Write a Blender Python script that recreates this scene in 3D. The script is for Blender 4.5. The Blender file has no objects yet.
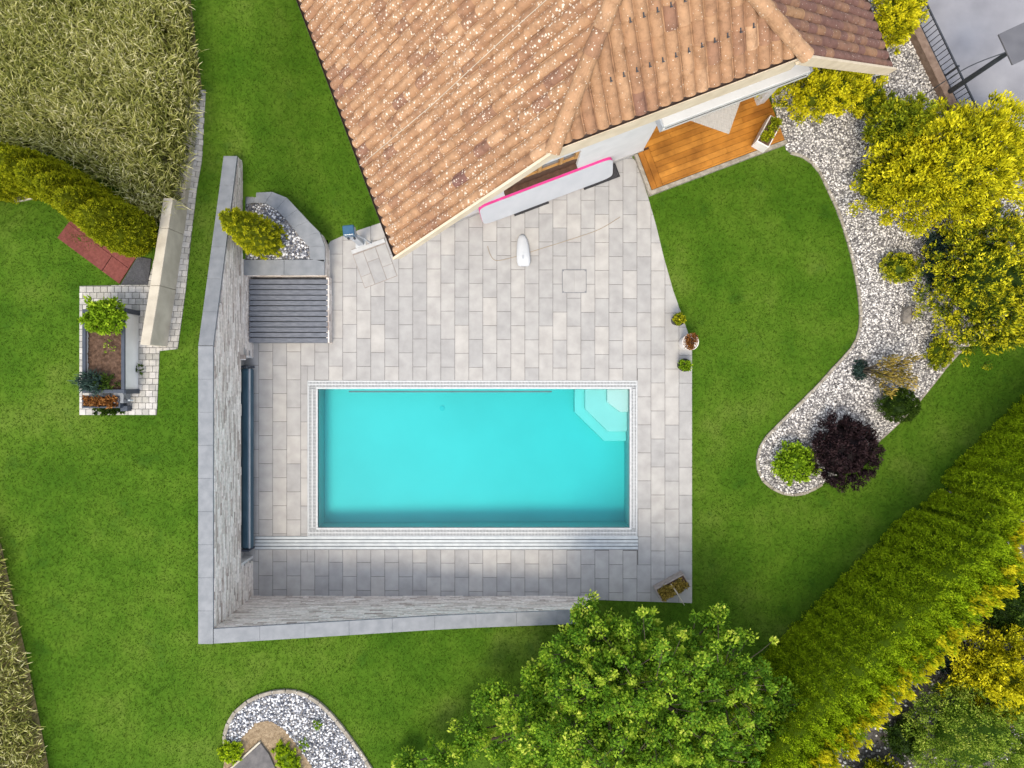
import bpy, bmesh, math, random
import numpy as np
from mathutils import Vector, Matrix, Quaternion
random.seed(7); RS = np.random.RandomState(11)
SC = bpy.context.scene; COL = SC.collection
H = 17.775; K = 40.0            # camera height above the pool deck, pixels per metre at deck level
R = math.radians

# ------------------------------------------------------------------ placing
def W(px, py, z=0.0):
    s = (H - z) / H
    return Vector(((px - 512) / K * s, (384 - py) / K * s, z))
def sm(a, b, x):
    t = np.clip((x - a) / (b - a), 0, 1); return t * t * (3 - 2 * t)
def T(x, y):
    """height of the lawn: terrain is held up behind the two walls, level with the deck elsewhere"""
    x = np.asarray(x, float); y = np.asarray(y, float)
    px = x * K; py = -y * K
    left = np.interp(py, [-600, -213, -31, 600], [.45, .72, 2.2, 2.25])
    flat = np.interp(py, [-700, -300, -130, 600], [.5, 1.15, 2.1, 2.25])
    left = left + (flat - left) * sm(-278, -335, px)
    bot = np.interp(px, [-258, -52, 75, 120], [2.2, 1.25, .88, .8]) * (1 - sm(62, 130, px))
    f = 1 - sm(50, 80, px) * (1 - sm(216, 275, py))
    top = np.interp(py, [-600, -213], [.45, .72]) * (1 - sm(-262, -188, px))
    z = np.where(py > 218.5, np.where(px < -258, left, bot * f),
        np.where(px < -270, left, np.where(py < -100, top, 0.0)))
    return z
def WT(px, py, dz=0.0):
    z = 0.0
    for _ in range(12):
        p = W(px, py, z + dz); z = z * .3 + .7 * float(T(p.x, p.y))
    return W(px, py, z + dz)

# ------------------------------------------------------------------ materials
MATS = {}
def ramp_of(nt, stops):
    r = nt.nodes.new('ShaderNodeValToRGB'); e = r.color_ramp.elements
    while len(e) < len(stops): e.new(.5)
    for i, (p, c) in enumerate(stops):
        e[i].position = p; e[i].color = (*c, 1)
    return r
def base_mat(name):
    m = bpy.data.materials.new(name); m.use_nodes = True
    nt = m.node_tree; b = nt.nodes['Principled BSDF']; MATS[name] = m
    return m, nt, b
def L(nt, a, b): nt.links.new(a, b)
def pmat(name, c1, c2=None, scale=8, rough=.8, bump=0, bscale=None, metal=0, rnd=None, stretch=None, detail=6, spec=.3, dist=.01):
    """noise between two colours, optionally modulated per stone / leaf / tile by the attribute rnd"""
    m, nt, b = base_mat(name); N = nt.nodes
    b.inputs['Roughness'].default_value = rough; b.inputs['Metallic'].default_value = metal
    b.inputs['Specular IOR Level'].default_value = spec
    tc = N.new('ShaderNodeTexCoord'); vec = tc.outputs['Object']
    if stretch:
        mp = N.new('ShaderNodeMapping'); mp.inputs['Scale'].default_value = stretch; L(nt, vec, mp.inputs['Vector']); vec = mp.outputs['Vector']
    c2 = c2 or c1
    no = N.new('ShaderNodeTexNoise'); no.inputs['Scale'].default_value = scale; no.inputs['Detail'].default_value = detail; L(nt, vec, no.inputs['Vector'])
    r = ramp_of(nt, [(.32, c1), (.68, c2)]); L(nt, no.outputs['Fac'], r.inputs['Fac']); col = r.outputs['Color']
    if rnd:
        at = N.new('ShaderNodeAttribute'); at.attribute_name = 'rnd'
        r2 = ramp_of(nt, rnd); L(nt, at.outputs['Fac'], r2.inputs['Fac'])
        mx = N.new('ShaderNodeMix'); mx.data_type = 'RGBA'; mx.blend_type = 'MULTIPLY'; mx.inputs['Factor'].default_value = 1
        L(nt, r2.outputs['Color'], mx.inputs['A']); L(nt, col, mx.inputs['B']); col = mx.outputs['Result']
    L(nt, col, b.inputs['Base Color'])
    if bump:
        n2 = N.new('ShaderNodeTexNoise'); n2.inputs['Scale'].default_value = bscale or scale * 4; n2.inputs['Detail'].default_value = 4; L(nt, vec, n2.inputs['Vector'])
        bp = N.new('ShaderNodeBump'); bp.inputs['Strength'].default_value = bump; bp.inputs['Distance'].default_value = dist
        L(nt, n2.outputs['Fac'], bp.inputs['Height']); L(nt, bp.outputs['Normal'], b.inputs['Normal'])
    return m
def leafmat(name, stops, trans=.3, rough=.65):
    m, nt, b = base_mat(name); N = nt.nodes
    at = N.new('ShaderNodeAttribute'); at.attribute_name = 'rnd'
    r = ramp_of(nt, stops); L(nt, at.outputs['Fac'], r.inputs['Fac'])
    L(nt, r.outputs['Color'], b.inputs['Base Color']); b.inputs['Roughness'].default_value = rough; b.inputs['Specular IOR Level'].default_value = .15
    t = N.new('ShaderNodeBsdfTranslucent'); L(nt, r.outputs['Color'], t.inputs['Color'])
    mx = N.new('ShaderNodeMixShader'); mx.inputs['Fac'].default_value = trans
    L(nt, b.outputs[0], mx.inputs[1]); L(nt, t.outputs[0], mx.inputs[2]); L(nt, mx.outputs[0], N['Material Output'].inputs['Surface'])
    return m

W1 = (1, 1, 1)
def make_lawn_mat():
    m, nt, b = base_mat('lawn'); N = nt.nodes
    tc = N.new('ShaderNodeTexCoord').outputs['Object']
    def noise(s, d, rough=.6):
        n = N.new('ShaderNodeTexNoise'); n.inputs['Scale'].default_value = s; n.inputs['Detail'].default_value = d; n.inputs['Roughness'].default_value = rough; L(nt, tc, n.inputs['Vector']); return n.outputs['Fac']
    big = ramp_of(nt, [(.32, (.036, .092, .004)), (.46, (.052, .116, .006)), (.56, (.068, .132, .009)), (.7, (.096, .150, .018))]); L(nt, noise(.55, 5, .62), big.inputs['Fac'])
    mid = ramp_of(nt, [(.28, (.70, .76, .6)), (.72, (1.3, 1.22, 1.45))]); L(nt, noise(6, 10, .78), mid.inputs['Fac'])
    fine = ramp_of(nt, [(.25, (.86, .88, .85)), (.75, (1.14, 1.12, 1.14))]); L(nt, noise(85, 2, .6), fine.inputs['Fac'])
    def mul(a, c):
        x = N.new('ShaderNodeMix'); x.data_type = 'RGBA'; x.blend_type = 'MULTIPLY'; x.inputs['Factor'].default_value = 1; L(nt, a, x.inputs['A']); L(nt, c, x.inputs['B']); return x.outputs['Result']
    spot = ramp_of(nt, [(.60, (1, 1, 1)), (.70, (.66, .76, .8))]); L(nt, noise(1.5, 4, .6), spot.inputs['Fac'])
    L(nt, mul(mul(mul(big.outputs['Color'], mid.outputs['Color']), fine.outputs['Color']), spot.outputs['Color']), b.inputs['Base Color'])
    b.inputs['Roughness'].default_value = .9; b.inputs['Specular IOR Level'].default_value = .1
    bp = N.new('ShaderNodeBump'); bp.inputs['Strength'].default_value = .15; bp.inputs['Distance'].default_value = .015
    L(nt, noise(30, 3, .7), bp.inputs['Height']); L(nt, bp.outputs['Normal'], b.inputs['Normal'])
make_lawn_mat()
leafmat('grass_blade', [(0, (.056, .120, .006)), (.5, (.072, .140, .009)), (1, (.108, .165, .02))], .5)
pmat('slab', (.86, .85, .845), (1.07, 1.065, 1.05), 3.2, .75, .25, 60, rnd=[(0, (.325, .320, .315)), (.5, (.36, .352, .342)), (1, (.40, .385, .365))], detail=8)
pmat('slab_joint', (.12, .115, .11), (.17, .16, .15), 20, .95)
pmat('slab_dark', (.085, .08, .08), (.14, .13, .125), 7, .8, .2)
pmat('setts', (.8, .8, .8), (1.1, 1.08, 1.05), 9, .85, .3, 60, rnd=[(0, (.34, .33, .30)), (1, (.50, .48, .45))])
pmat('slate', (.165, .177, .19), (.22, .23, .243), 5, .6, .15, 90, detail=8)
pmat('slate_dark', (.10, .11, .13), (.16, .17, .195), 6, .65, .2, 80, stretch=(1, 6, 1))
pmat('ledgestone', (.82, .8, .78), (1.1, 1.08, 1.06), 14, .9, .5, 50, rnd=[(0, (.36, .30, .265)), (.2, (.56, .50, .455)), (.55, (.72, .66, .61)), (1, (.82, .775, .73))])
pmat('stucco', (.54, .535, .525), (.60, .59, .58), 3, .9, .3, 120)
pmat('plinth', (.30, .29, .28), (.38, .37, .35), 6, .9, .3)
pmat('white_metal', (.50, .495, .48), (.55, .545, .53), 3, .4)
pmat('silver', (.36, .39, .41), (.44, .47, .48), 6, .5, metal=.1)
pmat('grate_white', (.43, .445, .45), (.51, .52, .52), 12, .6)
pmat('dark_channel', (.16, .17, .18), (.22, .22, .23), 10, .8)
pmat('beige_board', (.52, .42, .30), (.62, .51, .38), 4, .6, .1, stretch=(1, 1, 1))
pmat('gutter_brown', (.035, .022, .018), (.06, .04, .03), 6, .45)
pmat('deck_wood', (.60, .55, .45), (1.18, 1.15, 1.1), 3, .5, .15, 40, rnd=[(0, (.30, .115, .014)), (.5, (.38, .155, .02)), (1, (.46, .20, .032))], detail=9)
pmat('window_wood', (.34, .17, .05), (.48, .26, .08), 9, .5, .1)
pmat('dark_wood', (.060, .028, .016), (.10, .05, .03), 9, .6, .1)
pmat('glass_dark', (.10, .11, .12), (.14, .15, .16), 2, .08, spec=.6)
pmat('board_white', (.40, .415, .44), (.46, .47, .49), 2, .4)
pmat('pink', (.60, .04, .22), (.70, .07, .30), 4, .45)
pmat('rubber_dark', (.05, .05, .055), (.08, .08, .085), 30, .9, .4, 150)
pmat('rubber_red', (.135, .038, .030), (.20, .060, .048), 18, .9, .5, 150)
pmat('roller_blue', (.028, .06, .085), (.05, .095, .125), 5, .35, stretch=(1, .3, 1))
pmat('concrete', (.40, .355, .28), (.54, .49, .39), 3, .9, .4, 40, detail=9)
pmat('kerbstone', (.20, .175, .135), (.36, .325, .27), 9, .9, .4, 60)
pmat('driveway', (.19, .19, .21), (.26, .26, .28), 1.2, .9, .2, 80, detail=9)
pmat('soil', (.07, .040, .025), (.15, .09, .06), 14, .95, .8, 60, dist=.03)
pmat('shade_dark_ground', (.05, .045, .04), (.12, .11, .10), 12, .95, .8, 60, dist=.03)
pmat('mulch', (.20, .14, .08), (.36, .27, .17), 16, .95, .8, 70, dist=.03)
pmat('bed_frame', (.035, .045, .06), (.05, .06, .08), 5, .5)
pmat('panel_pale', (.62, .62, .60), (.72, .72, .70), 3, .5)
pmat('bark', (.05, .04, .028), (.10, .08, .055), 14, .95, .6)
pmat('pot_black', (.02, .02, .022), (.035, .035, .04), 9, .5)
pmat('pot_white', (.66, .62, .58), (.74, .70, .66), 6, .5)
pmat('iron', (.03, .035, .042), (.05, .055, .065), 8, .5)
pmat('brown_wall', (.15, .10, .075), (.24, .17, .13), 8, .9, .5)
pmat('grey_panel', (.09, .09, .10), (.115, .115, .125), 3, .6)
pmat('table_top', (.36, .34, .31), (.50, .47, .43), 7, .7, .1, stretch=(9, 1, 1))
pmat('trough_grey', (.22, .19, .17), (.33, .29, .26), 9, .85, .3)
pmat('gravel_stone', (.85, .85, .85), (1.1, 1.1, 1.1), 30, .85, rnd=[(0, (.07, .065, .065)), (.3, (.28, .265, .255)), (.55, (.54, .51, .48)), (1, (.80, .765, .72))])
pmat('gravel_blue', (.85, .85, .85), (1.1, 1.1, 1.1), 30, .85, rnd=[(0, (.06, .065, .085)), (.4, (.25, .26, .29)), (.6, (.58, .58, .59)), (1, (.80, .79, .78))])
pmat('gravel_base', (.16, .15, .15), (.30, .29, .28), 40, .95, .6)
pmat('kerbstone_grey', (.40, .40, .40), (.48, .48, .47), 9, .8)
pmat('rock', (.16, .14, .12), (.26, .23, .20), 8, .9, .6, dist=.03)
pmat('shower_grey', (.34, .36, .39), (.42, .44, .46), 5, .4)
pmat('solar_blue', (.02, .07, .13), (.03, .10, .17), 5, .12, spec=.6)
pmat('pool_liner', (.42, .45, .45), (.47, .50, .50), .5, .6)
pmat('inlet_teal', (.22, .40, .42), (.26, .44, .46), 5, .5)
pmat('step_white', (.50, .51, .50), (.54, .55, .54), 2, .5)
pmat('wheat_ground', (.10, .085, .035), (.18, .15, .07), 10, .95, .6)
pmat('cord', (.30, .24, .17), None, 5, .7)
pmat('pale_plastic', (.46, .48, .50), (.54, .55, .56), 5, .4)
def roof_mat():
    m, nt, b = base_mat('roof_tile'); N = nt.nodes
    tc = N.new('ShaderNodeTexCoord').outputs['Object']
    at = N.new('ShaderNodeAttribute'); at.attribute_name = 'rnd'
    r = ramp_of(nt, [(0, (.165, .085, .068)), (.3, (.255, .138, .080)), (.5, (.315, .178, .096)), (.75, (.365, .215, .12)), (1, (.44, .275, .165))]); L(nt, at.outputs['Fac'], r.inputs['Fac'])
    n = N.new('ShaderNodeTexNoise'); n.inputs['Scale'].default_value = 6; n.inputs['Detail'].default_value = 9; n.inputs['Roughness'].default_value = .75; L(nt, tc, n.inputs['Vector'])
    r2 = ramp_of(nt, [(.3, (.58, .55, .54)), (.5, (.98, .98, .98)), (.7, (1.22, 1.2, 1.18))]); L(nt, n.outputs['Fac'], r2.inputs['Fac'])
    x = N.new('ShaderNodeMix'); x.data_type = 'RGBA'; x.blend_type = 'MULTIPLY'; x.inputs['Factor'].default_value = 1
    L(nt, r.outputs['Color'], x.inputs['A']); L(nt, r2.outputs['Color'], x.inputs['B'])
    # lichen: spots where the attribute 'lich' allows them
    v = N.new('ShaderNodeTexVoronoi'); v.inputs['Scale'].default_value = 19; L(nt, tc, v.inputs['Vector'])
    sep = N.new('ShaderNodeSeparateColor'); L(nt, v.outputs['Color'], sep.inputs['Color'])
    n3 = N.new('ShaderNodeTexNoise'); n3.inputs['Scale'].default_value = 1.1; n3.inputs['Detail'].default_value = 3; L(nt, tc, n3.inputs['Vector'])
    def math_(op, a, bb):
        q = N.new('ShaderNodeMath'); q.operation = op
        for i, s in enumerate((a, bb)):
            if isinstance(s, (int, float)): q.inputs[i].default_value = s
            else: L(nt, s, q.inputs[i])
        return q.outputs[0]
    al = N.new('ShaderNodeAttribute'); al.attribute_name = 'lich'
    size = math_('MULTIPLY', math_('MULTIPLY', math_('POWER', sep.outputs['Red'], 1.6), .58), math_('MULTIPLY', al.outputs['Fac'], math_('ADD', n3.outputs['Fac'], .25)))
    n4 = N.new('ShaderNodeTexNoise'); n4.inputs['Scale'].default_value = 55; n4.inputs['Detail'].default_value = 3; L(nt, tc, n4.inputs['Vector'])
    d = math_('ADD', v.outputs['Distance'], math_('MULTIPLY', math_('SUBTRACT', n4.outputs['Fac'], .5), 1.1))
    mask = math_('LESS_THAN', d, size)
    y = N.new('ShaderNodeMix'); y.data_type = 'RGBA'; L(nt, mask, y.inputs['Factor']); L(nt, x.outputs['Result'], y.inputs['A']); y.inputs['B'].default_value = (.60, .52, .42, 1)
    L(nt, y.outputs['Result'], b.inputs['Base Color']); b.inputs['Roughness'].default_value = .85; b.inputs['Specular IOR Level'].default_value = .2
    bp = N.new('ShaderNodeBump'); bp.inputs['Strength'].default_value = .4; bp.inputs['Distance'].default_value = .008
    L(nt, n4.outputs['Fac'], bp.inputs['Height']); L(nt, bp.outputs['Normal'], b.inputs['Normal'])
roof_mat()
def water_mat():
    m, nt, b = base_mat('water'); N = nt.nodes; N.remove(b)
    tr = N.new('ShaderNodeBsdfTransparent'); gl = N.new('ShaderNodeBsdfGlossy'); gl.inputs['Roughness'].default_value = .03
    fr = N.new('ShaderNodeFresnel'); fr.inputs['IOR'].default_value = 1.33
    n = N.new('ShaderNodeTexNoise'); n.inputs['Scale'].default_value = 2.2; n.inputs['Detail'].default_value = 3
    bp = N.new('ShaderNodeBump'); bp.inputs['Strength'].default_value = .12; bp.inputs['Distance'].default_value = .03
    L(nt, N.new('ShaderNodeTexCoord').outputs['Object'], n.inputs['Vector']); L(nt, n.outputs['Fac'], bp.inputs['Height'])
    L(nt, bp.outputs['Normal'], gl.inputs['Normal']); L(nt, bp.outputs['Normal'], fr.inputs['Normal'])
    mx = N.new('ShaderNodeMixShader'); L(nt, fr.outputs[0], mx.inputs['Fac']); L(nt, tr.outputs[0], mx.inputs[1]); L(nt, gl.outputs[0], mx.inputs[2])
    L(nt, mx.outputs[0], N['Material Output'].inputs['Surface'])
    va = N.new('ShaderNodeVolumeAbsorption'); va.inputs['Color'].default_value = (0, .972, .988, 1); va.inputs['Density'].default_value = 1.7
    L(nt, va.outputs[0], N['Material Output'].inputs['Volume'])
water_mat()
# foliage colours
leafmat('leaf_hedge', [(0, (.10, .17, .004)), (.45, (.37, .52, .012)), (.8, (.58, .71, .02)), (1, (.76, .80, .03))])
leafmat('leaf_tip_sunlit', [(0, (.34, .34, .008)), (.5, (.68, .62, .014)), (1, (.86, .76, .03))])
leafmat('leaf_gold', [(0, (.10, .13, .006)), (.3, (.46, .45, .010)), (.6, (.80, .72, .016)), (1, (.90, .82, .05))])
leafmat('leaf_goldgreen', [(0, (.06, .10, .006)), (.45, (.28, .33, .012)), (.8, (.62, .58, .02)), (1, (.80, .70, .03))])
leafmat('leaf_dark', [(0, (.020, .045, .005)), (.6, (.055, .105, .008)), (1, (.12, .17, .012))])
leafmat('leaf_lime', [(0, (.09, .18, .005)), (.5, (.26, .42, .014)), (1, (.48, .60, .04))])
leafmat('leaf_tree', [(0, (.05, .12, .012)), (.35, (.15, .31, .02)), (.7, (.38, .54, .035)), (1, (.74, .77, .12))], .4)
leafmat('leaf_purple', [(0, (.010, .006, .007)), (.6, (.032, .016, .018)), (1, (.085, .05, .05))], .2)
leafmat('leaf_thuja', [(0, (.085, .11, .003)), (.5, (.31, .34, .009)), (1, (.60, .56, .018))])
leafmat('leaf_goldtip', [(0, (.04, .075, .008)), (.35, (.20, .25, .012)), (.6, (.66, .61, .016)), (1, (.88, .80, .04))])
leafmat('leaf_blue', [(0, (.015, .035, .03)), (1, (.07, .12, .09))], .2)
leafmat('leaf_rust', [(0, (.08, .03, .012)), (.5, (.30, .12, .03)), (1, (.50, .26, .08))])
leafmat('leaf_dry', [(0, (.10, .09, .02)), (.4, (.40, .29, .05)), (1, (.66, .50, .14))])
leafmat('leaf_variegated', [(0, (.07, .15, .012)), (.5, (.28, .40, .035)), (1, (.66, .66, .14))])
leafmat('wheat', [(0, (.06, .085, .014)), (.35, (.22, .24, .042)), (.7, (.42, .41, .125)), (1, (.74, .69, .42))], .3)

# ------------------------------------------------------------------ mesh helpers
def link(o, parent=None):
    COL.objects.link(o)
    if parent: o.parent = parent
    return o
class MB:
    def __init__(s): s.v = []; s.f = []; s.r = []; s.l = []
    def add(s, vs, fs, rnd=None, lich=0):
        b = len(s.v); s.v += [tuple(v) for v in vs]
        for f in fs: s.f.append(tuple(b + i for i in f)); s.r.append(random.random() if rnd is None else rnd); s.l.append(lich)
        return s
    def box(s, c, size, rz=0, rnd=None, M=None):
        hx, hy, hz = size[0] / 2, size[1] / 2, size[2] / 2
        m = (M.to_3x3() if M else Matrix.Rotation(rz, 3, 'Z')); c = Vector(c)
        vs = [c + m @ Vector((x * hx, y * hy, z * hz)) for z in (-1, 1) for x, y in ((-1, -1), (1, -1), (1, 1), (-1, 1))]
        q = random.random() if rnd is None else rnd
        return s.add(vs, [(3, 2, 1, 0), (4, 5, 6, 7), (0, 1, 5, 4), (1, 2, 6, 5), (2, 3, 7, 6), (3, 0, 4, 7)], q)
    def beam(s, p0, p1, w, h, up=(0, 0, 1), rnd=None):
        p0 = Vector(p0); p1 = Vector(p1); d = (p1 - p0); l = d.length; x = d.normalized()
        y = Vector(up).cross(x).normalized(); z = x.cross(y)
        M = Matrix((x, y, z)).transposed()
        return s.box((p0 + p1) / 2, (l, w, h), M=M, rnd=rnd)
    def prism(s, poly, z0, z1, rnd=None, bevel=0):
        """poly: list of (x,y); z0/z1 numbers or functions of x,y"""
        a = sum(poly[i][0] * poly[(i + 1) % len(poly)][1] - poly[(i + 1) % len(poly)][0] * poly[i][1] for i in range(len(poly)))
        if a < 0: poly = poly[::-1]
        n = len(poly); q = random.random() if rnd is None else rnd
        f0 = z0 if callable(z0) else (lambda x, y: z0); f1 = z1 if callable(z1) else (lambda x, y: z1)
        vs = [(x, y, f0(x, y)) for x, y in poly]
        if bevel:
            cx = sum(p[0] for p in poly) / n; cy = sum(p[1] for p in poly) / n
            vs += [(x, y, f1(x, y) - bevel) for x, y in poly]
            for x, y in poly:
                d = math.hypot(cx - x, cy - y) or 1; k = min(.5, bevel * 1.6 / d); vs.append((x + (cx - x) * k, y + (cy - y) * k, f1(x, y)))
            fs = [tuple(range(2 * n, 3 * n))]
            for j in (0, n): fs += [(j + i, j + (i + 1) % n, j + n + (i + 1) % n, j + n + i) for i in range(n)]
        else:
            vs += [(x, y, f1(x, y)) for x, y in poly]
            fs = [tuple(range(n, 2 * n)), tuple(range(n - 1, -1, -1))] + [(i, (i + 1) % n, n + (i + 1) % n, n + i) for i in range(n)]
        return s.add(vs, fs, q)
    def tube(s, pts, r, n=8, rnd=None):
        pts = [Vector(p) for p in pts]; rr = r if isinstance(r, (list, tuple)) else [r] * len(pts)
        vs = []; up = Vector((0, 0, 1))
        for i, p in enumerate(pts):
            d = (pts[min(i + 1, len(pts) - 1)] - pts[max(i - 1, 0)]).normalized()
            a = d.cross(up if abs(d.z) < .95 else Vector((1, 0, 0))).normalized(); b = d.cross(a)
            vs += [p + (a * math.cos(2 * math.pi * k / n) + b * math.sin(2 * math.pi * k / n)) * rr[i] for k in range(n)]
        fs = [(i * n + k, i * n + (k + 1) % n, (i + 1) * n + (k + 1) % n, (i + 1) * n + k) for i in range(len(pts) - 1) for k in range(n)]
        fs += [tuple(range(n))[::-1], tuple(range((len(pts) - 1) * n, len(pts) * n))]
        return s.add(vs, fs, random.random() if rnd is None else rnd)
    def lathe(s, prof, c=(0, 0, 0), n=24, rnd=None):
        vs = []
        for r, z in prof: vs += [(c[0] + r * math.cos(2 * math.pi * k / n), c[1] + r * math.sin(2 * math.pi * k / n), c[2] + z) for k in range(n)]
        fs = [(i * n + k, i * n + (k + 1) % n, (i + 1) * n + (k + 1) % n, (i + 1) * n + k) for i in range(len(prof) - 1) for k in range(n)]
        fs += [tuple(range(n))[::-1], tuple(range((len(prof) - 1) * n, len(prof) * n))]
        return s.add(vs, fs, random.random() if rnd is None else rnd)
    def blob(s, c, r, jit=.15, rnd=None, sub=2):
        bm = bmesh.new(); bmesh.ops.create_icosphere(bm, subdivisions=sub, radius=1)
        vs = [Vector(c) + Vector((v.co.x * r[0], v.co.y * r[1], v.co.z * r[2])) * (1 + random.uniform(-jit, jit)) for v in bm.verts]
        fs = [tuple(v.index for v in f.verts) for f in bm.faces]; bm.free()
        return s.add(vs, fs, random.random() if rnd is None else rnd)
    def build(s, name, mat, parent=None, origin=None, smooth=False, bevel=0, seg=2):
        me = bpy.data.meshes.new(name); o0 = Vector(origin) if origin is not None else Vector((0, 0, 0))
        pw = parent.matrix_basis.translation if parent else Vector((0, 0, 0))
        pp = parent.parent if parent else None
        while pp: pw = pw + pp.matrix_basis.translation; pp = pp.parent
        off = o0 if origin is not None else pw
        me.from_pydata([(v[0] - off.x, v[1] - off.y, v[2] - off.z) for v in s.v], [], s.f)
        a = me.attributes.new('rnd', 'FLOAT', 'FACE'); a.data.foreach_set('value', s.r)
        if any(s.l): a = me.attributes.new('lich', 'FLOAT', 'FACE'); a.data.foreach_set('value', s.l)
        me.materials.append(MATS[mat])
        if smooth: me.polygons.foreach_set('use_smooth', [True] * len(me.polygons))
        o = bpy.data.objects.new(name, me); link(o, parent); o.location = off - pw
        if bevel:
            b = o.modifiers.new('bevel', 'BEVEL'); b.width = bevel; b.segments = seg; b.limit_method = 'ANGLE'
        return o
def npmesh(name, verts, faces, rnd, mat, parent=None, extra=None):
    """verts (N,3), faces (M,k) one k, rnd (M,)"""
    off = Vector((0, 0, 0)); pp = parent
    while pp: off = off + pp.matrix_basis.translation; pp = pp.parent
    me = bpy.data.meshes.new(name); verts = np.asarray(verts, np.float32) - np.array(off, np.float32); faces = np.asarray(faces, np.int32)
    M, k = faces.shape
    me.vertices.add(len(verts)); me.vertices.foreach_set('co', verts.ravel())
    me.loops.add(M * k); me.loops.foreach_set('vertex_index', faces.ravel())
    me.polygons.add(M); me.polygons.foreach_set('loop_start', np.arange(0, M * k, k, dtype=np.int32))
    a = me.attributes.new('rnd', 'FLOAT', 'FACE'); a.data.foreach_set('value', np.clip(rnd, 0, 1).astype(np.float32))
    me.update(calc_edges=True); me.materials.append(MATS[mat])
    o = bpy.data.objects.new(name, me); link(o, parent); return o
def tag(o, label=None, cat=None, group=None, kind=None):
    if label: o['label'] = label
    if cat: o['category'] = cat
    if group: o['group'] = group
    if kind: o['kind'] = kind
    return o
def thing(name, label, cat, loc, group=None):
    o = bpy.data.objects.new(name, None); COL.objects.link(o); o.location = loc; o.empty_display_size = .2
    return tag(o, label, cat, group)
def struct(o, label=None, cat=None): return tag(o, label, cat, kind='structure')
def pip(P, poly):
    """points (N,2) in polygon"""
    P = np.asarray(P); x, y = P[:, 0], P[:, 1]; ins = np.zeros(len(P), bool); n = len(poly)
    for i in range(n):
        x0, y0 = poly[i]; x1, y1 = poly[(i + 1) % n]
        if y0 == y1: continue
        c = ((y0 > y) != (y1 > y)) & (x < (x1 - x0) * (y - y0) / (y1 - y0) + x0); ins ^= c
    return ins
def clip_rect(poly, x0, x1, y0, y1):
    def cl(p, ax, val, keep_greater):
        out = []
        for i in range(len(p)):
            a, b = p[i], p[(i + 1) % len(p)]
            ia = (a[ax] >= val) == keep_greater or a[ax] == val; ib = (b[ax] >= val) == keep_greater or b[ax] == val
            if ia: out.append(a)
            if ia != ib:
                t = (val - a[ax]) / (b[ax] - a[ax]); out.append((a[0] + (b[0] - a[0]) * t, a[1] + (b[1] - a[1]) * t))
        return out
    for ax, val, g in ((0, x0, True), (0, x1, False), (1, y0, True), (1, y1, False)):
        poly = cl(poly, ax, val, g)
        if len(poly) < 3: return []
    return poly
def area(p): return abs(sum(p[i][0] * p[(i + 1) % len(p)][1] - p[(i + 1) % len(p)][0] * p[i][1] for i in range(len(p)))) / 2
def P2(pts, z=0): return [tuple(W(a, b, z)[:2]) for a, b in pts]
def smoothline(pts, n=6, closed=False):
    out = []; m = len(pts); V = [Vector(p) for p in pts]
    rng = range(m if closed else m - 1)
    for i in rng:
        p0 = V[(i - 1) % m] if closed or i else V[0]; p1 = V[i]; p2 = V[(i + 1) % m]; p3 = V[(i + 2) % m] if closed or i + 2 < m else V[-1]
        for k in range(n):
            t = k / n; out.append(.5 * ((2 * p1) + (p2 - p0) * t + (2 * p0 - 5 * p1 + 4 * p2 - p3) * t * t + (3 * p1 - p0 - 3 * p2 + p3) * t ** 3))
    if not closed: out.append(V[-1])
    return [tuple(p) for p in out]

# ------------------------------------------------------------------ foliage
def unit(a): return a / np.maximum(np.linalg.norm(a, axis=1, keepdims=True), 1e-6)
def leaves_np(pos, d, up, Ln, Wd, fold=.25):
    """leaf quads: base at pos, pointing along d, face roughly towards up"""
    d = unit(d); side = unit(np.cross(d, up)); nn = np.cross(side, d)
    Ln = Ln[:, None]; Wd = Wd[:, None]
    mid = pos + d * Ln * .45
    v = np.stack([pos, mid + side * Wd * .5 + nn * Wd * fold, pos + d * Ln - nn * Ln * .1, mid - side * Wd * .5 + nn * Wd * fold], 1).reshape(-1, 3)
    f = np.arange(len(pos) * 4).reshape(-1, 4)
    return v, f
def rball(n): 
    v = unit(RS.normal(size=(n, 3))); return v * (RS.rand(n, 1) ** (1 / 3))
class Leaves:
    def __init__(s): s.v = []; s.f = []; s.r = []; s.n = 0
    def put(s, v, f, r): s.v.append(v); s.f.append(f + s.n); s.r.append(r); s.n += len(v)
    def leaf(s, pos, d, up, Ln, Wd, r): v, f = leaves_np(pos, d, up, Ln, Wd); s.put(v, f, r)
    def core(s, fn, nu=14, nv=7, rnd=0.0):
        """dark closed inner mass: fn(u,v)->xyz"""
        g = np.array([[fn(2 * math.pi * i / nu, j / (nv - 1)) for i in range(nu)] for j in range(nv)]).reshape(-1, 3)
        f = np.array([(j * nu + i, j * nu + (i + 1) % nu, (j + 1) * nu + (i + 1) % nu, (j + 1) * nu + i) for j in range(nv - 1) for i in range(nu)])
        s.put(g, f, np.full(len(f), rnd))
    def build(s, name, mat, parent):
        return npmesh(name, np.concatenate(s.v), np.concatenate(s.f), np.concatenate(s.r), mat, parent)
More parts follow.
